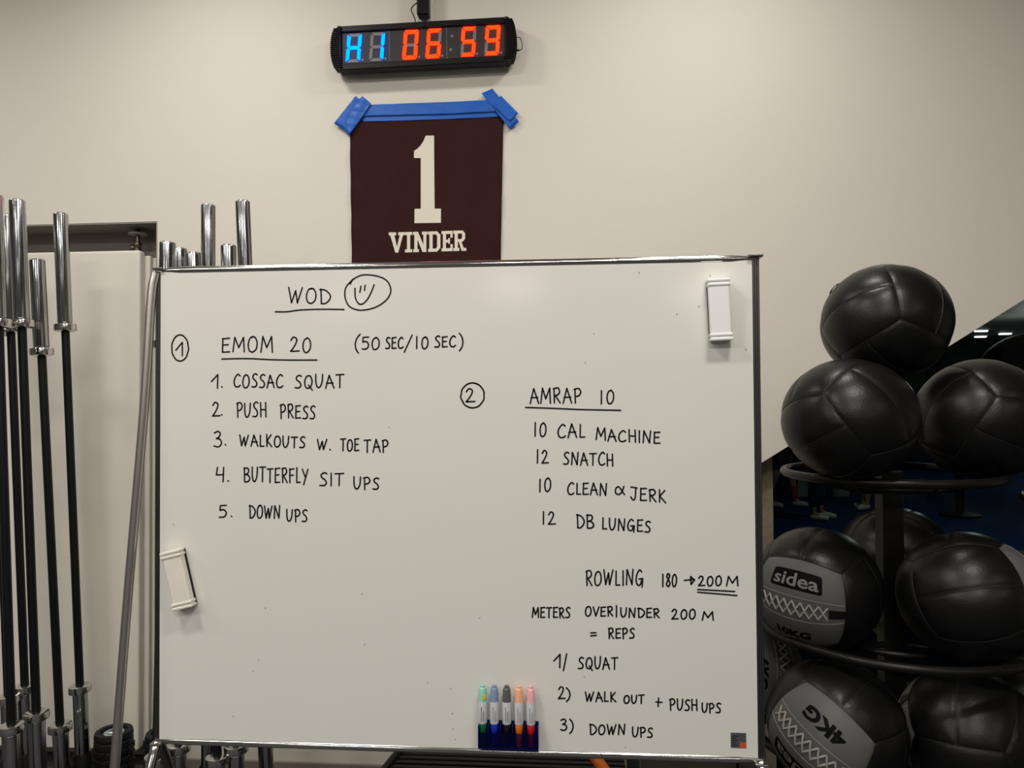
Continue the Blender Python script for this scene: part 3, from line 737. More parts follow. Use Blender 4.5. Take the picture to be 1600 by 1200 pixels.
def cloth_print(name, polys):
    b = bmesh.new()
    for poly in polys:
        f = b.faces.new([b.verts.new((*px_uv(*p), 0)) for p in poly])
    bmesh.ops.triangulate(b, faces=b.faces)
    bmesh.ops.subdivide_edges(b, edges=b.edges, cuts=3, use_grid_fill=True)
    V = [bpt(v.co.x, v.co.y, 0.0018) for v in b.verts]
    b.verts.index_update()
    Fs = [tuple(v.index for v in f.verts) for f in b.faces]
    b.free()
    return MB().add(V, Fs).build(name, M['banner_white'], bn, smooth=True)
zz = lambda pts: [(480 + x * .2375, 140 + y * .2375) for x, y in pts]
cloth_print('numeral', [zz(p) for p in (
    [(780, 303), (835, 303), (835.5, 450), (747, 450), (747, 366), (764, 340)], [(702, 449), (703, 402), (722, 390), (747, 366), (747, 450)],
    [(747, 450), (835.5, 450), (838, 783), (747, 783)], [(706, 785), (747, 783), (838, 783), (880, 783), (880, 876), (705, 878)])])
# slab-serif word, each letter drawn in a unit box
def slab(ch):
    t, s = 0.26, 0.15
    R = lambda x0, y0, x1, y1: [(x0, y0), (x1, y0), (x1, y1), (x0, y1)]
    if ch == 'V': return [R(-.04, 1 - s, .46, 1), R(.60, 1 - s, 1.04, 1), [(.06, 1 - s), (.34, 1 - s), (.60, 0), (.40, 0)], [(.70, 1 - s), (.92, 1 - s), (.60, 0), (.42, 0)]]
    if ch == 'I': return [R(0, 1 - s, 1, 1), R(0, 0, 1, s), R(.28, 0, .72, 1)]
    if ch == 'N': return [R(0, 0, .40, s), R(.08, 0, .30, 1), R(-.02, 1 - s, .34, 1), R(.62, 1 - s, 1.02, 1), R(.72, 0, .93, 1), [(.08, 1), (.34, 1), (.93, 0), (.66, 0)]]
    if ch == 'D': return [R(0, 0, .55, s), R(0, 1 - s, .55, 1), R(.10, 0, .36, 1), [(.5, 1), (.72, 1), (.98, .82), (.72, .76), (.62, 1 - s), (.5, 1 - s)], [(.72, .8), (.98, .82), (.98, .18), (.72, .2)], [(.5, 0), (.72, 0), (.98, .18), (.72, .24), (.62, s), (.5, s)]]
    if ch == 'E': return [R(0, 0, .95, s), R(0, 1 - s, .95, 1), R(.12, 0, .38, 1), R(.12, .43, .68, .57), R(.76, .66, .95, 1), R(.76, 0, .95, .34), R(.58, .36, .72, .64)]
    if ch == 'R': return [R(0, 0, .48, s), R(0, 1 - s, .60, 1), R(.10, 0, .36, 1), [(.55, 1), (.75, 1), (.95, .86), (.95, .60), (.75, .45), (.55, .45), (.55, .58), (.66, .60), (.70, .68), (.70, .80), (.64, .86), (.55, .87)], R(.3, .45, .6, .58), [(.42, .48), (.64, .48), (.92, 0), (.66, 0)], R(.66, 0, 1.04, s)]
lets = [('V', 540, 637), ('I', 643, 690), ('N', 697, 790), ('D', 795, 878), ('E', 884, 962), ('R', 963, 1044)]
polys = []
for ch, xa, xb in lets:
    for poly in slab(ch):
        q = []
        for (a, c) in poly:
            X = xa + (xb - xa) * a
            tt = (X - 540) / 504
            q.append((X, 1073 - 11 * tt - c * (134)))
        polys.append(zz(q))
cloth_print('lettering', polys)

def tape(pts, lift, label, wr=0.0):
    """strip of tape given by its outline on the wall"""
    P = [at(px, py, WY - lift) for px, py in pts]
    c = sum(P, Vector()) / len(P)
    root = empty('tape_strip', (c.x, WY - lift, c.z), label, 'tape', 'blue tape strips around the banner')
    b = bmesh.new()
    f = b.faces.new([b.verts.new(p) for p in P])
    bmesh.ops.triangulate(b, faces=b.faces)
    bmesh.ops.subdivide_edges(b, edges=b.edges, cuts=9, use_grid_fill=True)
    V = []
    for v in b.verts:
        p = v.co.copy()
        p.y -= wr * (0.5 + 0.5 * math.sin(p.x * 90 + p.z * 55) * math.sin(p.z * 120 - p.x * 40))
        V.append(p)
    b.verts.index_update(); Fs = [tuple(v.index for v in f.verts) for f in b.faces]; b.free()
    o = MB().add(V, Fs).build('film', M['tape'], root, smooth=True)
    md = o.modifiers.new('thick', 'SOLIDIFY'); md.thickness = 0.0006; md.offset = 0
    return root
tape([(560, 164.5), (640, 161.5), (700, 159.5), (770, 156), (776, 174.5), (700, 178.5), (640, 180), (562, 182)], 0.0135, 'long horizontal blue tape strip along the top edge of the banner', 0.002)
tape([(566, 180.5), (640, 177), (700, 175.5), (776, 171), (781, 182.5), (700, 186.5), (640, 188.5), (560, 190.5)], 0.0095, 'second blue tape strip, showing as a darker band under the long horizontal one', 0.001)
tape([(522, 193), (556, 150.5), (572, 164), (561, 178), (545, 212), (538, 203)], 0.0145, 'blue tape strip slanting over the left top corner of the banner, lower one', 0.004)
tape([(548, 171), (566, 150.3), (580, 162), (570, 178), (546, 211), (540, 195)], 0.019, 'crumpled blue tape strip slanting over the left top corner of the banner, upper one', 0.004)
tape([(752.5, 146), (769.5, 138.5), (811, 190), (796.5, 202)], 0.0145, 'longer blue tape strip slanting over the right top corner of the banner', 0.002)
tape([(770, 165), (782.5, 149.5), (810, 177.5), (797, 190)], 0.018, 'shorter blue tape strip crossing at the right top corner of the banner', 0.003)

# ------------------------------------------------------------------ radiator in the niche
rt = at(150, 392, WY + 0.015).z; rb_ = at(150, 1172, WY + 0.015).z
rx1 = at(217, 700, WY + 0.015).x; rx0 = nl_x + 0.25
rd = empty('radiator', ((rx0 + rx1) / 2, WY + 0.06, rb_), 'tall flat white panel radiator standing in the wall niche behind the barbells', 'radiator')
MB().box((rx0, WY + 0.015, rb_), (rx1, WY + 0.060, rt)).build('front_panel', M['radiator'], rd, bevel=0.010, segs=4)
MB().box((rx0 + 0.03, WY + 0.062, rb_ + 0.02), (rx1 + 0.018, WY + 0.085, rt - 0.015)).build('rear_panel', M['radiator'], rd, bevel=0.006, segs=3)
MB().box((rx0 + 0.02, WY + 0.088, rb_ + 0.03), (rx1 + 0.034, WY + 0.125, rt - 0.02)).build('rear_panel', M['radiator'], rd, bevel=0.004, segs=3)
vx = at(215, 375, WY + 0.09)
v = MB().lathe([(0.010, rt - 0.012), (0.012, rt + 0.004), (0.016, rt + 0.006), (0.016, rt + 0.020), (0.011, rt + 0.022), (0.013, rt + 0.032), (0.017, rt + 0.036), (0.015, rt + 0.046), (0.009, rt + 0.05), (0.009, nr.z - 0.006)], 14, (vx.x, WY + 0.09, 0)).build('valve', M['brass'], rd, smooth=True)
MB().lathe([(0.010, 0), (0.014, 0.004), (0.014, 0.014), (0.009, 0.02)], 12, (vx.x - 0.03, WY + 0.09, rt + 0.026), 'x').build('bleed_screw', M['brass'], v, smooth=True)
MB().lathe([(0.030, nr.z - 0.034), (0.038, nr.z - 0.033), (0.038, nr.z - 0.028), (0.012, nr.z - 0.024)], 28, (vx.x, WY + 0.09, 0)).build('pipe_rosette', M['rosette'], rd, smooth=True)

# ------------------------------------------------------------------ barbells
def rippled(prof, n=112):
    """turned steel sleeve with lengthwise ripples shaped to streak its reflections"""
    b = MB().lathe(prof, n)
    for i, v in enumerate(b.v):
        a = math.atan2(v.y, v.x)
        k = 1 + 0.0080 * math.sin(13 * a + 0.6) + 0.0052 * math.sin(21 * a + 2.0) + 0.0065 * math.sin(8 * a + 1.0)  # ripples added so reflections break into vertical stripes
        b.v[i] = Vector((v.x * k, v.y * k, v.z))
    return b
def make_barbell(L, label):
    sl = (L - 1.31) / 2 - 0.03
    root = empty('barbell', (0, 0, 0), label, 'barbell', 'barbells standing upright in the holders')
    z0 = sl; z1 = sl + 0.03; z2 = z1 + 1.31; z3 = z2 + 0.03; z4 = z3 + sl
    MB().lathe([(0.014, z1), (0.014, z2)], 20).build('shaft', M['shaft'], root, smooth=True, local=True)
    for a, c in ((z0, z1), (z2, z3)):
        MB().lathe([(0.031, a), (0.0375, a + 0.003), (0.0385, a + 0.008), (0.0385, c - 0.008), (0.0375, c - 0.003), (0.031, c)], 32).build('collar', M['chrome'], root, smooth=True, local=True, ang=50)
    for a, c, up in ((0.0, z0, 0), (z3, z4, 1)):
        pr = [(0.021, a), (0.0245, a + 0.004), (0.025, a + 0.006), (0.025, c - 0.006), (0.0245, c - 0.003), (0.021, c)]
        rippled(pr).build('sleeve', M['steel'], root, smooth=True, local=True, ang=50)
    return root, L
protoM, protoW = make_barbell(2.2, 'm'), make_barbell(2.01, 'w')
used = {}
def copy_thing(root):
    c = root.copy(); COL.objects.link(c)
    for ch in root.children:
        k = ch.copy(); COL.objects.link(k); k.parent = c
    return c
bottoms = []
def barbell(kind, top, bot, label, Y=None):
    proto, L = protoM if kind == 'm' else protoW
    root = proto if kind not in used else copy_thing(proto)
    used[kind] = 1
    # find the distance at which the shaft comes out at its true length
    y = 2.6
    for _ in range(30):
        d = (at(*top, y) - at(*bot, y)).length
        y *= 1.34 / d if Y is None else 1
    if Y: y = Y
    pt, pb = at(*top, y), at(*bot, y)
    ax = (pt - pb).normalized()
    sl = (L - 1.31) / 2 - 0.015
    if Y: mid = pb
    else: mid = (pt + pb) / 2 - ax * 0.67
    base = mid - ax * sl
    root.location = base
    root.rotation_mode = 'QUATERNION'
    root.rotation_quaternion = Vector((0, 0, 1)).rotation_difference(ax)
    root['label'] = label
    bottoms.append((base, ax))
    return root
barbell('m', (-2, 505), (18, 1138), 'leftmost tall barbell, cut by the edge of the picture, nearest of the upright barbells')
barbell('m', (34, 506), (57, 1118), 'tall barbell with paired chrome sleeves, second of the front row from the left edge')
barbell('m', (17, 514), (39, 1076), 'tall barbell half hidden behind the second upright barbell from the left')
barbell('m', (-9, 520), (13, 1092), 'rearmost barbell at the left edge, its lower collar just showing behind another shaft')
barbell('w', (65, 550), (94, 1137), 'shorter barbell with a low top sleeve, standing in front of the white radiator')
barbell('m', (102, 512), (125, 1076), 'tall barbell standing in front of the white radiator, next to the foam roller')
nleft = len(bottoms)
def behind(kind, xt, yt, xb, yb, label, lo=None):
    """barbells behind the board: end of the upper sleeve and the lower collar are seen"""
    proto, L = protoM if kind == 'm' else protoW
    y = 2.5
    full = L - ((L - 1.31) / 2 - 0.015)
    for _ in range(30):
        d = (at(xt, yt, y) - at(xb, yb, y)).length
        y *= full / d
    pt, pb = at(xt, yt, y), at(xb, yb, y)
    ax = (pt - pb).normalized()
    root = copy_thing(proto)
    root.location = pt - ax * L
    root.rotation_mode = 'QUATERNION'
    root.rotation_quaternion = Vector((0, 0, 1)).rotation_difference(ax)
    root['label'] = label
    bottoms.append((pt - ax * L, ax))
behind('w', 262, 378.5, 245, 1187, 'short barbell behind the whiteboard, leftmost sleeve over its top rail')
behind('w', 280.5, 388, 279, 1168, 'short barbell behind the whiteboard, second sleeve from the left over its top rail')
behind('w', 302, 395, 340, 1187, 'short barbell behind the whiteboard, lowest sleeve of those over its top rail')
behind('m', 325.5, 320, 326, 1092, 'tall barbell behind the whiteboard, left one of the two high sleeves over its rail')
behind('w', 357, 383, 369, 1169, 'short barbell behind the whiteboard, half covered by the rightmost tall sleeve')
behind('m', 379, 314, 412, 1100, 'tall barbell behind the whiteboard, rightmost high sleeve over its top rail')

def bar_holder(bs, label):
    c = sum((b_ for b_, a in bs), Vector()) / len(bs)
    xs_ = [b_.x for b_, a in bs]; ys_ = [b_.y for b_, a in bs]
    root = empty('barbell_holder', (c.x, c.y, 0), label, 'holder', 'black barbell holders on the floor')
    MB().box((min(xs_) - 0.045, min(ys_) - 0.05, 0.0), (max(xs_) + 0.045, max(ys_) + 0.05, 0.028)).build('base_plate', M['rubber'], root, bevel=0.004)
    for b_, a in bs:
        lo = b_ + a * ((0.028 - b_.z) / a.z if b_.z < 0.028 else -max(0, b_.z - 0.028) / a.z)
        L = 0.222
        n = 24
        Q = Vector((0, 0, 1)).rotation_difference(a)
        prof = [(0.0275, 0.0), (0.0325, 0.0), (0.0325, L - 0.004), (0.0305, L), (0.0275, L - 0.001), (0.0275, 0.0)]
        t = MB().lathe(prof, n, cap=False)
        t.v = [Q @ v + lo for v in t.v]
        t.build('tube', M['rubber'], root, smooth=True)
    return root
bar_holder(bottoms[:nleft], 'black barbell holder on the floor at the left, below the tall front barbells')
bar_holder(bottoms[nleft:], 'black barbell holder on the floor behind the lower left corner of the whiteboard')

# ------------------------------------------------------------------ foam rollers
def foam_roller(px, py, wpx, label):
    d = 2.62
    c = at(px, py, d); r = wpx / 2 * d / F * 0.93
    root = empty('foam_roller', (c.x, c.y, 0), label, 'foam roller', 'foam rollers standing on the floor')
    H = c.z
    prof = [(r * 0.80, 0.0), (r, 0.012)]
    z = 0.012
    while z < H - 0.045:
        prof += [(r, z + 0.018), (r * 0.955, z + 0.021), (r * 0.955, z + 0.027), (r, z + 0.030)]
        z += 0.030
    prof += [(r, H - 0.012), (r * 0.95, H), (r * 0.70, H), (r * 0.66, H - 0.008)]
    MB().lathe(prof, 40, (c.x, c.y, 0), cap=True).build('ribbed_sleeve', M['rubber'], root, smooth=True, ang=35)
    kn = MB()
    zz_ = 0.03
    row = 0
    while zz_ < H - 0.04:
        for k in range(12):
            a = (k + 0.5 * (row % 2)) * math.pi / 6
            p = Vector((c.x + r * 0.985 * math.cos(a), c.y + r * 0.985 * math.sin(a), zz_))
            q = Matrix.Rotation(a, 3, 'Z')
            kn.box((p.x - 0.005, p.y - 0.012, zz_ - 0.008), (p.x + 0.005, p.y + 0.012, zz_ + 0.008), q, p)
        zz_ += 0.030; row += 1
    kn.build('tread_blocks', M['rubber'], root, bevel=0.002)
    dsk = MB().lathe([(r * 0.52, H - 0.0075), (r * 0.52, H - 0.006), (r * 0.34, H - 0.006), (r * 0.34, H - 0.0078)], 36, (c.x, c.y, 0), cap=False).build('end_label', M['pale_box'], root, smooth=True)
    wd = MB()
    wd.prism([(c.x - r * .36, c.y - r * .12, 0), (c.x - r * .02, c.y - r * .20, 0), (c.x + r * .2, c.y + r * .30, 0), (c.x - r * .05, c.y + r * .12, 0)], (0, 0, H - 0.0078), (0, 0, H - 0.0062))
    wd.build('label_emblem', M['white_plastic'], dsk)
    return root
foam_roller(178, 1141, 62, 'black ribbed foam roller with a round white emblem, standing beside the tall barbells')
foam_roller(257, 1143, 62, 'black foam roller half hidden behind the lower left corner of the whiteboard')

# ------------------------------------------------------------------ slatted machine and box below the board
my = 2.30
ml, mr = at(634, 1174, my), at(975, 1185, my)
mz = ml.z + 0.012
mach = empty('treadmill', ((ml.x + mr.x) / 2, my, 0), 'black machine with a ribbed slatted deck and an orange bar under the whiteboard', 'exercise machine')
b = MB()
for k in range(21):
    q_ = k * 0.023 / 0.030; y = my + 0.02 - k * 0.023; z = mz - 0.0006 * q_ * q_
    xl_ = ml.x - 0.0085 * q_
    b.box((xl_, y - 0.0085, z - 0.02), (mr.x, y + 0.0085, z))
b.build('slatted_deck', M['slat'], mach, bevel=0.003)
side = []
for k in range(17):
    side.append((ml.x + 0.004 - 0.0085 * k, my + 0.034 - k * 0.030, mz + 0.003 - 0.0006 * k * k))
MB().tube(side, 0.012, 8).build('side_edge', M['slat'], mach, smooth=True)
MB().prism([(ml.x - 0.14, my - 0.47, mz - 0.15), (mr.x, my - 0.47, mz - 0.15), (mr.x, my + 0.032, mz - 0.010), (ml.x + 0.004, my + 0.032, mz - 0.010)], (0, 0, -0.10), (0, 0, -0.012)).build('frame', M['black'], mach)
for x in (ml.x + 0.02, mr.x - 0.04):
    for y in (my - 0.40, my - 0.02):
        MB().box((x - 0.02, y - 0.02, 0), (x + 0.02, y + 0.02, mz - 0.05)).build('leg', M['black'], mach)
ob0, ob1 = at(926, 1178, my - 0.1), at(944, 1203, my - 0.13)
MB().tube([ob0 + Vector((-0.02, 0.02, 0.03)), ob0, ob1, ob1 + (ob1 - ob0) * 2.2], 0.017, 12).build('orange_bar', M['orange'], mach, smooth=True)
p0, p1 = at(979, 1190, my + 0.1), at(998, 1190, my + 0.1)
MB().box((p0.x, my + 0.07, 0), (p1.x, my + 0.12, at(985, 1183, my + 0.1).z + 0.03)).build('upright', M['slate'], mach, bevel=0.003)
q0, q1 = at(1001, 1190, 2.62), at(1180, 1190, 2.62)
bxr = empty('storage_box', ((q0.x + q1.x) / 2, 2.75, 0), 'dark brown box behind the lower right end of the whiteboard', 'box')
MB().box((q0.x, 2.62, 0), (q1.x, 2.90, q0.z + 0.05)).build('carcass', M['wood_dark'], bxr, bevel=0.004)
sx = at(1152, 1190, 2.62).x
MB().box((sx - 0.004, 2.616, 0.02), (sx + 0.004, 2.621, q0.z + 0.045)).build('corner_strip', M['black'], bxr)

# ------------------------------------------------------------------ medicine balls
RB = 0.175
def face_dir(ax, u, v):
    """point of the unit sphere on cube face ax (0..5) at -1..1 coords"""
    a, b_ = np.tan(u * np.pi / 4), np.tan(v * np.pi / 4)
    o = np.ones_like(a)
    P = {0: (a, b_, o), 1: (-a, b_, -o), 2: (o, a, b_), 3: (-o, -a, b_), 4: (b_, o, a), 5: (b_, -o, -a)}[ax]
    P = np.stack(P, -1)
    return P / np.linalg.norm(P, axis=-1, keepdims=True)
# every face is halved along its u axis (v = 0)
def ball_radius(u, v, P, seed):
    d = np.minimum(np.minimum(1 - np.abs(u), 1 - np.abs(v)), np.abs(v)) * 0.785
    r = 1 - 0.010 * np.exp(-(d / 0.020) ** 2) - 0.011 * np.exp(-(d / 0.11) ** 2)
    # puckers across the seams
    ph = np.sin(P[..., 0] * 70 + seed) * np.sin(P[..., 1] * 64 + 2 * seed) + np.sin(P[..., 2] * 75 + 3 * seed)
    r = r + 0.0016 * ph * np.exp(-(d / 0.07) ** 2)
    r = r + 0.006 * np.sin(P[..., 0] * 3.1 + seed) * np.sin(P[..., 1] * 3.7 - seed) + 0.004 * np.sin(P[..., 2] * 5 + seed)
    return r
def text_polys(txt, bold=0.02, xs_=1.0):
    c = bpy.data.curves.new('t', 'FONT'); c.body = txt; c.offset = bold; c.size = 1.0; c.resolution_u = 3
    o = bpy.data.objects.new('t', c); COL.objects.link(o)
    dg = bpy.context.evaluated_depsgraph_get(); dg.update()
    me = bpy.data.meshes.new_from_object(o.evaluated_get(dg))
    bm = bmesh.new(); bm.from_mesh(me)
    bmesh.ops.triangulate(bm, faces=bm.faces)
    bmesh.ops.subdivide_edges(bm, edges=[e for e in bm.edges if e.calc_length() > 0.12], cuts=3, use_grid_fill=False)
    bmesh.ops.triangulate(bm, faces=bm.faces)
    bm.verts.index_update()
    V = np.array([(v.co.x, v.co.y) for v in bm.verts]); Fs = [tuple(v.index for v in f.verts) for f in bm.faces]
    bm.free()
    bpy.data.objects.remove(o); bpy.data.meshes.remove(me); bpy.data.curves.remove(c)
    V -= V.min(0); V /= max(V[:, 1].max(), 1e-6)
    V[:, 0] *= xs_
    V[:, 0] -= V[:, 0].max() / 2; V[:, 1] -= 0.5
    return V, Fs
TXT = {}
def get_text(t, bold, xs_):
    if (t, bold, xs_) not in TXT: TXT[(t, bold, xs_)] = text_polys(t, bold, xs_)
    return TXT[(t, bold, xs_)]
NG = 40
def medicine_ball(c, n, theta, label, group, squash=0.97, logo=None, weight=None, grey=True, lace=True, seed=1.0, rad=RB, loop=None, xdir=None):
    c = Vector(c)
    tw = (EYE - c).normalized(); rt_ = Vector((0, 0, 1)).cross(tw).normalized(); up = tw.cross(rt_)
    nz = (rt_ * n[0] + up * n[1] + tw * n[2]).normalized()
    th = math.radians(theta)
    xa = rt_ * math.cos(th) - up * math.sin(th) if xdir is None else rt_ * xdir[0] + up * xdir[1] + tw * xdir[2]
    xa = (xa - nz * xa.dot(nz)).normalized()
    ya = nz.cross(xa)
    Rm = np.array([xa, ya, nz]).T               # local -> world
    def place(P, r):
        q = (P * np.asarray(r)[..., None] * rad) @ Rm.T
        q[..., 2] *= squash
        return q + np.array(c)
    root = empty('medicine_ball', (c.x, c.y, c.z - rad * squash), label, 'medicine ball', group)
    g = np.linspace(-1, 1, NG + 1)
    U, Vv = np.meshgrid(g, g)
    def grid(axs, r_off=0.0):
        vs, fs = [], []
        for ax in axs:
            P = face_dir(ax, U, Vv); q = place(P, ball_radius(U, Vv, P, seed) + r_off).reshape(-1, 3)
            k = len(vs); vs += [tuple(p) for p in q]
            for j in range(NG):
                for i in range(NG):
                    a = k + j * (NG + 1) + i
                    fs.append((a, a + 1, a + NG + 2, a + NG + 1))
        b_ = MB(); b_.add(vs, fs); return b_
    grid([0, 1, 2, 3, 4, 5] if not grey else [1, 2, 3, 4, 5]).build('cover', M['leather'], root, smooth=True, ang=80)
    pn = None
    if grey: pn = grid([0]).build('grey_panel', M['leather_grey'], root, smooth=True, ang=80)
    # seams: every cube edge once, plus the halving seams
    sm_ = MB()
    t = np.linspace(-1, 1, 33)
    def seam(ax, u, v, r=0.0011):
        P = face_dir(ax, u, v)
        sm_.tube([Vector(p) for p in place(P, ball_radius(u, v, P, seed) + 0.0035)], r, 6)
    one = np.ones_like(t)
    for ax in range(6):
        seam(ax, t, one)
        if not (ax == 0 and grey): seam(ax, t, 0 * t)
        seam(ax, t, -one)
    sm_.build('seams', M['leather_seam'], root, smooth=True)
    def on_panel(u, v, off):
        u = np.asarray(u, float); v = np.asarray(v, float)
        P = face_dir(0, u, v)
        # the groove of the seam is bridged by prints
        return [Vector(p) for p in place(P, ball_radius(u, v, P, seed) + off)]
    if grey and lace:
        lm = MB(); k = 9; hw = 0.15
        for i in range(k):
            u0_ = -0.84 + 1.5 * i / k; u1_ = -0.84 + 1.5 * (i + 1) / k
            for s in (1, -1):
                tt = np.linspace(0, 1, 7)
                P = face_dir(0, u0_ + (u1_ - u0_) * tt, s * hw * (1 - 2 * tt))
                rr = 0.992 + 0.010 * np.sin(tt * np.pi) * (1 if s > 0 else 0.4)
                lm.tube([Vector(p) for p in place(P, rr)], 0.0026, 6)
        lm.build('lacing', M['lace'], pn, smooth=True)
        st = MB()
        for s in (1, -1):
            st.tube(on_panel(t * 0.97, s * 0.24 * one, 0.0012), 0.0006, 5)
        st.build('panel_stitching', M['lace'], pn, smooth=True)
        tb = MB(); uu = np.linspace(0.68, 1.02, 8)
        a_, b2, c_, d_ = on_panel(uu, 0.10 * np.ones(8), 0.012), on_panel(uu, -0.10 * np.ones(8), 0.012), on_panel(uu, 0.10 * np.ones(8), 0.002), on_panel(uu, -0.10 * np.ones(8), 0.002)
        nn = 8
        tb.add(a_ + b2 + c_ + d_, [(i, i + 1, nn + i + 1, nn + i) for i in range(7)] + [(i, i + 1, 2 * nn + i + 1, 2 * nn + i) for i in range(7)] + [(nn + i, nn + i + 1, 3 * nn + i + 1, 3 * nn + i) for i in range(7)] + [(0, nn, 3 * nn, 2 * nn), (nn - 1, 2 * nn - 1, 4 * nn - 1, 3 * nn - 1)])
        tb.build('lace_cover', M['leather'], pn)
    if logo:
        vc, fl, hw_, hh = logo
        # rounded black plate
        outl = []
        for (sx_, sy_) in ((1, 1), (-1, 1), (-1, -1), (1, -1)):
            a0 = {(1, 1): 0, (-1, 1): 90, (-1, -1): 180, (1, -1): 270}[(sx_, sy_)]
            for kk in range(5):
                a = math.radians(a0 + 22.5 * kk)
                outl.append((sx_ * (hw_ - 0.05) + 0.05 * math.cos(a), sy_ * (hh - 0.05) + 0.05 * math.sin(a)))
        bm = bmesh.new(); bm.faces.new([bm.verts.new((x, y, 0)) for x, y in outl])
        bmesh.ops.triangulate(bm, faces=bm.faces); bmesh.ops.subdivide_edges(bm, edges=bm.edges, cuts=6, use_grid_fill=True); bm.verts.index_update()
        uv = np.array([(v_.co.x, v_.co.y) for v_ in bm.verts]); Fs = [tuple(v_.index for v_ in f.verts) for f in bm.faces]; bm.free()
        pl = MB().add(on_panel(fl * uv[:, 0], vc + fl * uv[:, 1], 0.004), Fs).build('logo_plate', M['print_black'], pn, fix=False, smooth=True)
        Vt, Ft = get_text('sidea', 0.018, 1.0)
        k = 2 * hh * 0.70; kx = 2 * hw_ * 0.88 / (Vt[:, 0].max() - Vt[:, 0].min())
        MB().add(on_panel(fl * Vt[:, 0] * kx, vc + fl * Vt[:, 1] * k, 0.0062), Ft).build('logo_lettering', M['print_grey'], pn, fix=False)
    if weight:
        txt, vc, fl, h, xs_ = weight
        Vt, Ft = get_text(txt, 0.045, xs_)
        MB().add(on_panel(fl * Vt[:, 0] * h, vc + fl * Vt[:, 1] * h, 0.0045), Ft).build('weight_lettering', M['print_black'], pn, fix=False)
    if loop:
        P = (rt_ * loop[0] + up * loop[1] + tw * loop[2]).normalized()
        p = c + P * rad * 0.965
        ta = (Vector((0, 0, 1)) - P * P.z).normalized(); sd = P.cross(ta)
        b_ = MB(); pts = []
        for k in range(9):
            a = math.pi * k / 8
            pts.append(p + ta * (0.021 * math.cos(a)) + P * (0.009 * math.sin(a) - 0.001))
        vs = [q + sd * 0.012 for q in pts] + [q - sd * 0.012 for q in pts]
        o = b_.add(vs, [(i, i + 1, 10 + i, 9 + i) for i in range(8)]).build('strap_loop', M['black_matte'], root)
        o.modifiers.new('thick', 'SOLIDIFY').thickness = 0.002
    return root

RCX, RCD = 1.106, 2.17
rack_c = atd(800 + RCX / RCD * F, 600, RCD)
GB = 'medicine balls on the ring rack'
medicine_ball(atd(1383, 505, 2.13), (-0.205, 0.806, -0.60), 58, 'black medicine ball crowning the rack, on top of the other balls', GB, 0.97, seed=1.3, loop=(-0.72, 0.58, 0.1))
medicine_ball(atd(1327, 655, 1.985), (-0.584, -0.33, -0.8), 54, 'plain black medicine ball in front at the left on the upper ring', GB, 0.93, seed=2.2)
medicine_ball(atd(1532, 655, 2.10), (0.664, -0.242, -0.7), -50, 'plain black medicine ball at the right on the upper ring', GB, 0.98, seed=3.1)
medicine_ball(atd(1345, 662, 2.44), (0.2, -0.3, -0.9), 30, 'black medicine ball at the back of the upper ring, behind the front ones', GB, 0.95, seed=4.4)
medicine_ball(atd(1276, 919, 2.10), (-0.36, -0.33, 0.87), 3, 'black medicine ball with a grey laced panel facing front, on the middle ring', GB, 0.98, logo=(0.57, 1, 0.55, 0.19), weight=('10KG', -0.60, 1, 0.20, 1.35), seed=5.2)
medicine_ball(atd(1513, 933, 1.97), (0.95, 0.27, -0.03), 0, 'black medicine ball at the right on the middle ring, grey panel on its far right', GB, 0.98, weight=('4KG', 0.58, -1, 0.24, 1.25), seed=6.6, xdir=(-0.27, 0.94, -0.095))
medicine_ball(atd(1398, 874, 2.42), (0.1, -0.2, -0.97), 20, 'black medicine ball behind the post on the middle ring', GB, 0.98, seed=7.1)
medicine_ball(atd(1305, 1135, 1.95), (-0.38, -0.33, 0.86), 35, 'black medicine ball with tilted grey laced panel, lower left on the bottom ring', GB, 0.98, logo=(-0.58, -1, 0.56, 0.17), weight=('4KG', 0.54, -1, 0.27, 1.4), seed=8.3)
medicine_ball(atd(1515, 1150, 1.95), (-0.984, -0.015, -0.174), 0, 'plain black medicine ball at the right on the bottom ring', GB, 0.98, seed=9.9, xdir=(-0.15, 0.58, 0.80))
medicine_ball(atd(1162, 1040, 2.32), (0.68, -0.10, 0.72), 90, 'medicine ball peeping out right of the whiteboard edge, its grey panel turned sideways', GB, 0.98, weight=('6KG', -0.55, 1, 0.24, 1.25), seed=10.4)
medicine_ball(atd(1638, 1112, 2.30), (0.0, -0.6, -0.8), 60, 'dark medicine ball cut by the right edge of the picture, beside the bottom ring', GB, 0.98, seed=11.5)

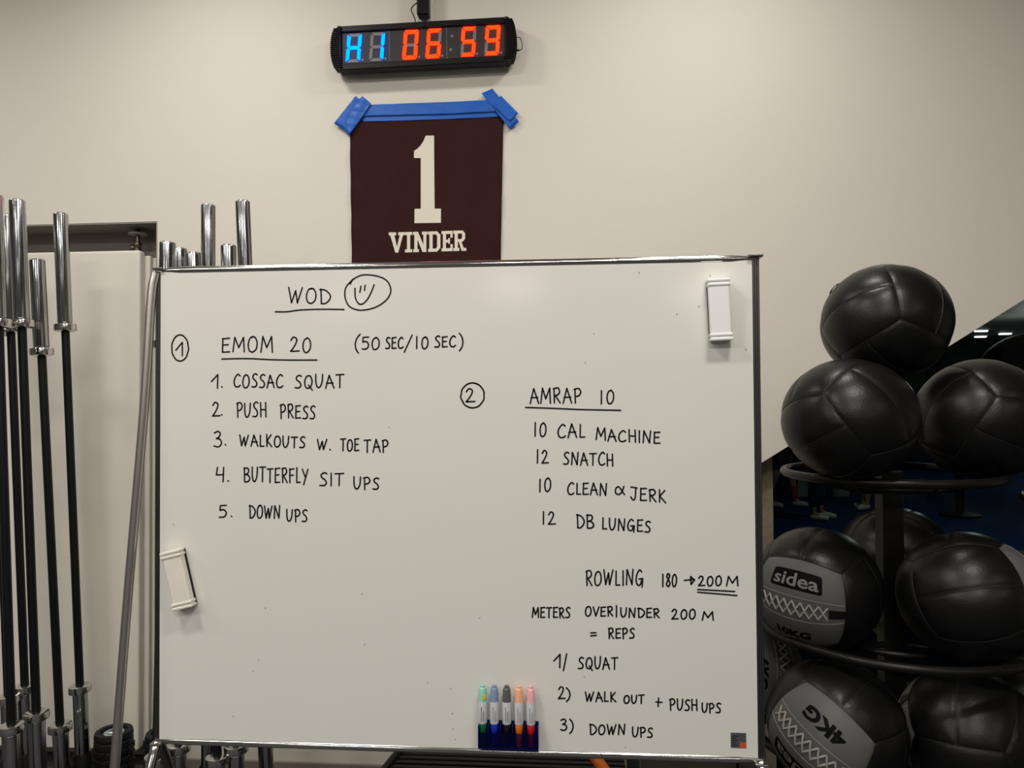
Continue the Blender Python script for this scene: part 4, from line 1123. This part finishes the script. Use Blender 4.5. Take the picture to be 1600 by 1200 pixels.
# ------------------------------------------------------------------ ball racks
def ring_pts(cx, cy, z, r, n=64): return [(cx + r * math.cos(2 * math.pi * k / n), cy + r * math.sin(2 * math.pi * k / n), z) for k in range(n)]
def ball_rack(cx, cy, tiers, label):
    root = empty('ball_rack', (cx, cy, 0), label, 'ball rack', 'black ring racks for balls')
    zt_ = max(t[0] for t in tiers)
    MB().box((cx - 0.03, cy - 0.03, 0.02), (cx + 0.03, cy + 0.03, zt_ + 0.01)).build('post', M['tube_black'], root, bevel=0.004)
    MB().lathe([(0.34, 0.0), (0.34, 0.012), (0.33, 0.018), (0.05, 0.022)], 40, (cx, cy, 0)).build('base_plate', M['tube_black'], root, smooth=True)
    for z, r in tiers:
        rg = MB().tube(ring_pts(cx, cy, z, r), 0.0125, 14, closed=True).build('ring', M['tube_black'], root, smooth=True, ang=80)
        MB().tube(ring_pts(cx, cy, z - 0.035, r * 0.42, 48), 0.009, 10, closed=True).build('inner_ring', M['tube_black'], rg, smooth=True, ang=80)
        for k in range(3):
            a = math.radians(90 + 120 * k)
            MB().tube([(cx + 0.03 * math.cos(a), cy + 0.03 * math.sin(a), z - 0.05), (cx + r * 0.42 * math.cos(a), cy + r * 0.42 * math.sin(a), z - 0.044), (cx + r * math.cos(a), cy + r * math.sin(a), z - 0.004)], 0.009, 10).build('spoke', M['tube_black'], rg, smooth=True)
    return root
def zring(py, dep, r, px=1440):
    return atd(px, py, dep - r * 0.98).z
z1 = zring(757, RCD, 0.288); z2 = zring(1046, RCD, 0.37); z3 = zring(1250, RCD, 0.40)
ball_rack(rack_c.x, rack_c.y, [(z1, 0.288), (z2, 0.37), (z3, 0.40)], 'black steel ring rack carrying the stacked medicine balls')
# the neighbouring rack, only the end of one ring is in the picture
r2 = atd(1800 - 30, 785, 2.35)
rk2 = ball_rack(r2.x, r2.y, [(r2.z, 0.288), (0.25, 0.37)], 'second black ring rack, just one ring end showing at the right edge')

# ------------------------------------------------------------------ beyond the glass: dim hall
def blob_ball(px, py, dep, rpx, label):
    c = atd(px, py, dep); r = rpx * dep / F
    e = empty('exercise_ball', (c.x, c.y, c.z - r), label, 'ball', 'dark balls seen through the glass')
    prof = [(max(0.002, r * math.sin(a)), -r * math.cos(a)) for a in [math.pi * k / 24 for k in range(25)]]
    MB().lathe(prof, 48, c).build('shell', M['dark_ball'], e, smooth=True)
    MB().lathe([(0.02, r - 0.004), (0.018, r + 0.004)], 16, c).build('plug', M['black'], e, smooth=True)
    return c, r
shelf = []
shelf.append(blob_ball(1496, 580, 9.5, 44, 'dark round ball seen through the glass, lower left of the strip lights'))
shelf.append(blob_ball(1612, 598, 7.0, 78, 'big dark round ball seen through the glass at the right edge of the picture'))
for c, r in shelf:
    e = empty('ball_stand', (c.x, c.y, 0), 'dark pedestal under the dark ball at x %s of the hall' % ('left' if c is shelf[0][0] else 'right'), 'stand', 'pedestals in the dark hall')
    e['label'] = 'dark pedestal in the hall under the ' + ('smaller left ball' if c is shelf[0][0] else 'bigger right ball')
    MB().lathe([(0.24, 0), (0.24, 0.03), (0.05, 0.05), (0.05, c.z - r - 0.05)], 24, (c.x, c.y, 0)).build('column', M['black'], e, smooth=True)
    MB().lathe([(0.06, c.z - r - 0.05), (0.16, c.z - r + 0.02), (0.15, c.z - r + 0.02), (0.03, c.z - r - 0.02)], 24, (c.x, c.y, 0), cap=False).build('cup', M['black'], e, smooth=True)
for i, (pa, pb, py) in enumerate(((1246, 1277, 773), (1301, 1327, 773))):
    d = 1.55 * F / (py - 616)
    a, b2 = atd(pa, py, d), atd(pb, py, d)
    e = empty('storage_crate', ((a.x + b2.x) / 2, a.y, 0), ['pale grey crate in the dark hall, left one under the upper ring', 'pale grey green crate in the dark hall, right one under the upper ring'][i], 'crate', 'pale crates on the blue hall floor')
    MB().box((a.x, a.y, 0), (b2.x, a.y + 0.3, 0.36)).build('body', M['pale_box'], e, bevel=0.01)
    MB().box((a.x - 0.01, a.y - 0.01, 0.36), (b2.x + 0.01, a.y + 0.31, 0.39)).build('lid', M['pale_box'], e, bevel=0.008)

def skin_mesh(name, chains, material, parent, root_idx=0, sub=2):
    """chains: list of lists of (point, radius); equal points are welded"""
    pts, rad, ed, idx = [], [], [], {}
    for ch in chains:
        prev = None
        for p, r in ch:
            k = tuple(round(x, 4) for x in p)
            if k not in idx: idx[k] = len(pts); pts.append(p); rad.append(r)
            if prev is not None: ed.append((prev, idx[k]))
            prev = idx[k]
    me = bpy.data.meshes.new(name); me.from_pydata(pts, ed, [])
    me.materials.append(material)
    o = bpy.data.objects.new(name, me); COL.objects.link(o); o.parent = parent
    sk = o.modifiers.new('skin', 'SKIN'); sk.use_smooth_shade = True
    for i, v_ in enumerate(me.skin_vertices[0].data):
        v_.radius = (rad[i], rad[i]); v_.use_root = (i == root_idx)
    sb = o.modifiers.new('sub', 'SUBSURF'); sb.levels = sb.render_levels = sub
    return o
def person(px, py, face, label, legm, shoem, sockm, topm, stride=0.12, bare=True):
    d = 1.55 * F / (py - 616)
    c = atd(px, py, d)
    root = empty('person', (c.x, c.y, 0), label, 'person', 'people training in the dark hall')
    root.rotation_euler = (0, 0, math.radians(face))      # faces local -Y
    hip, kn, an = 0.90, 0.50, 0.09
    fl = {}
    for s in (-1, 1):
        fy = -s * stride
        fl[s] = [((0, 0, 0.96), 0.13), ((s * 0.09, 0, hip), 0.092), ((s * 0.10, fy * 0.5 - 0.02, kn), 0.062), ((s * 0.105, fy * 0.8, 0.34), 0.058), ((s * 0.105, fy, an), 0.038), ((s * 0.11, fy - 0.10, 0.045), 0.036), ((s * 0.115, fy - 0.17, 0.03), 0.025)]
    arms = []
    for s in (-1, 1):
        sh = ((s * 0.17, 0, 1.42), 0.055); el = ((s * 0.24, 0.03, 1.14), 0.042); wr = ((s * 0.25, -0.10, 0.92), 0.029)
        hd = ((s * 0.25, -0.14, 0.85), 0.028)
        arms.append([((0, 0, 1.40), 0.12), sh, el, wr, hd])
        for k in range(4):
            arms.append([hd, ((s * (0.238 + 0.008 * k), -0.165 - 0.004 * k, 0.805), 0.0095), ((s * (0.236 + 0.008 * k), -0.172, 0.765 + 0.006 * abs(k - 1)), 0.008)])
        arms.append([hd, ((s * 0.222, -0.172, 0.83), 0.010), ((s * 0.215, -0.185, 0.80), 0.009)])
    head = [((0, 0, 1.40), 0.12), ((0, 0.0, 1.50), 0.055), ((0, -0.01, 1.57), 0.062), ((0, -0.015, 1.645), 0.088), ((0, -0.005, 1.72), 0.075)]
    trunk = [((0, 0, 0.96), 0.13), ((0, 0.01, 1.15), 0.125), ((0, 0, 1.40), 0.12)]
    nose = [((0, -0.015, 1.645), 0.088), ((0, -0.105, 1.635), 0.014)]
    skin_mesh('body', [trunk, fl[-1], fl[1], head, nose] + arms, M['skin'], root)
    skin_mesh('top', [[((0, 0, 0.93), 0.145), ((0, 0.01, 1.15), 0.14), ((0, 0, 1.38), 0.135), ((0, 0, 1.45), 0.075)]] + [[((0, 0, 1.38), 0.135), ((s * 0.18, 0, 1.42), 0.07), ((s * 0.215, 0.02, 1.24), 0.062)] for s in (-1, 1)], M[topm], root)
    low = 0.52 if bare else 0.14
    lg = []
    for s in (-1, 1):
        ch = [((0, 0, 0.95), 0.142)] + [(p, r + 0.014) for p, r in fl[s][1:4] if p[2] > low - 0.05]
        if not bare: ch.append((tuple(fl[s][4][0][k] + (0, 0, 0.06)[k] for k in range(3)), 0.052))
        lg.append(ch)
    skin_mesh('trousers' if not bare else 'shorts', lg, M[legm], root)
    for s in (-1, 1):
        a = fl[s]
        ax_, ay, az = a[4][0]
        skin_mesh('shoe', [[((ax_, ay + 0.045, 0.045), 0.045), ((ax_, ay - 0.02, 0.055), 0.048), ((ax_, ay - 0.11, 0.045), 0.044), ((ax_, ay - 0.19, 0.034), 0.032)]], M[shoem], root)
        if sockm: skin_mesh('sock', [[((ax_, ay, 0.09), 0.050), ((ax_, ay * 0.9, 0.22), 0.058), ((ax_, ay * 0.82, 0.33), 0.066)]], M[sockm], root)
    skin_mesh('hair', [[((0, 0.01, 1.70), 0.092), ((0, 0.035, 1.66), 0.085), ((0, 0.05, 1.60), 0.06)]], M['hair'], root)
    for s in (-1, 1):
        MB().lathe([(0.003, -0.002), (0.009, 0.0), (0.003, 0.002)], 10, (s * 0.032, -0.098, 1.665), 'y').build('eye', M['black'], root, local=True)
    MB().box((-0.022, -0.093, 1.588), (0.022, -0.080, 1.596)).build('mouth', M['pink'], root, local=True, bevel=0.002)
    return root
person(1222, 789, 70, 'person in dark shorts with pink red socks and grey shoes, seen through the glass', 'dark_cloth', 'shoe', 'pink', 'navy', 0.16)
person(1276, 809, 75, 'person in navy trousers and white shoes, seen through the glass behind the rack', 'navy', 'shoe_white', None, 'dark_cloth', 0.05, bare=False)
person(1352, 792, -60, 'person in dark shorts with bare legs and white shoes, seen beside the rack post', 'dark_cloth', 'shoe_white', None, 'dark_cloth', 0.10)
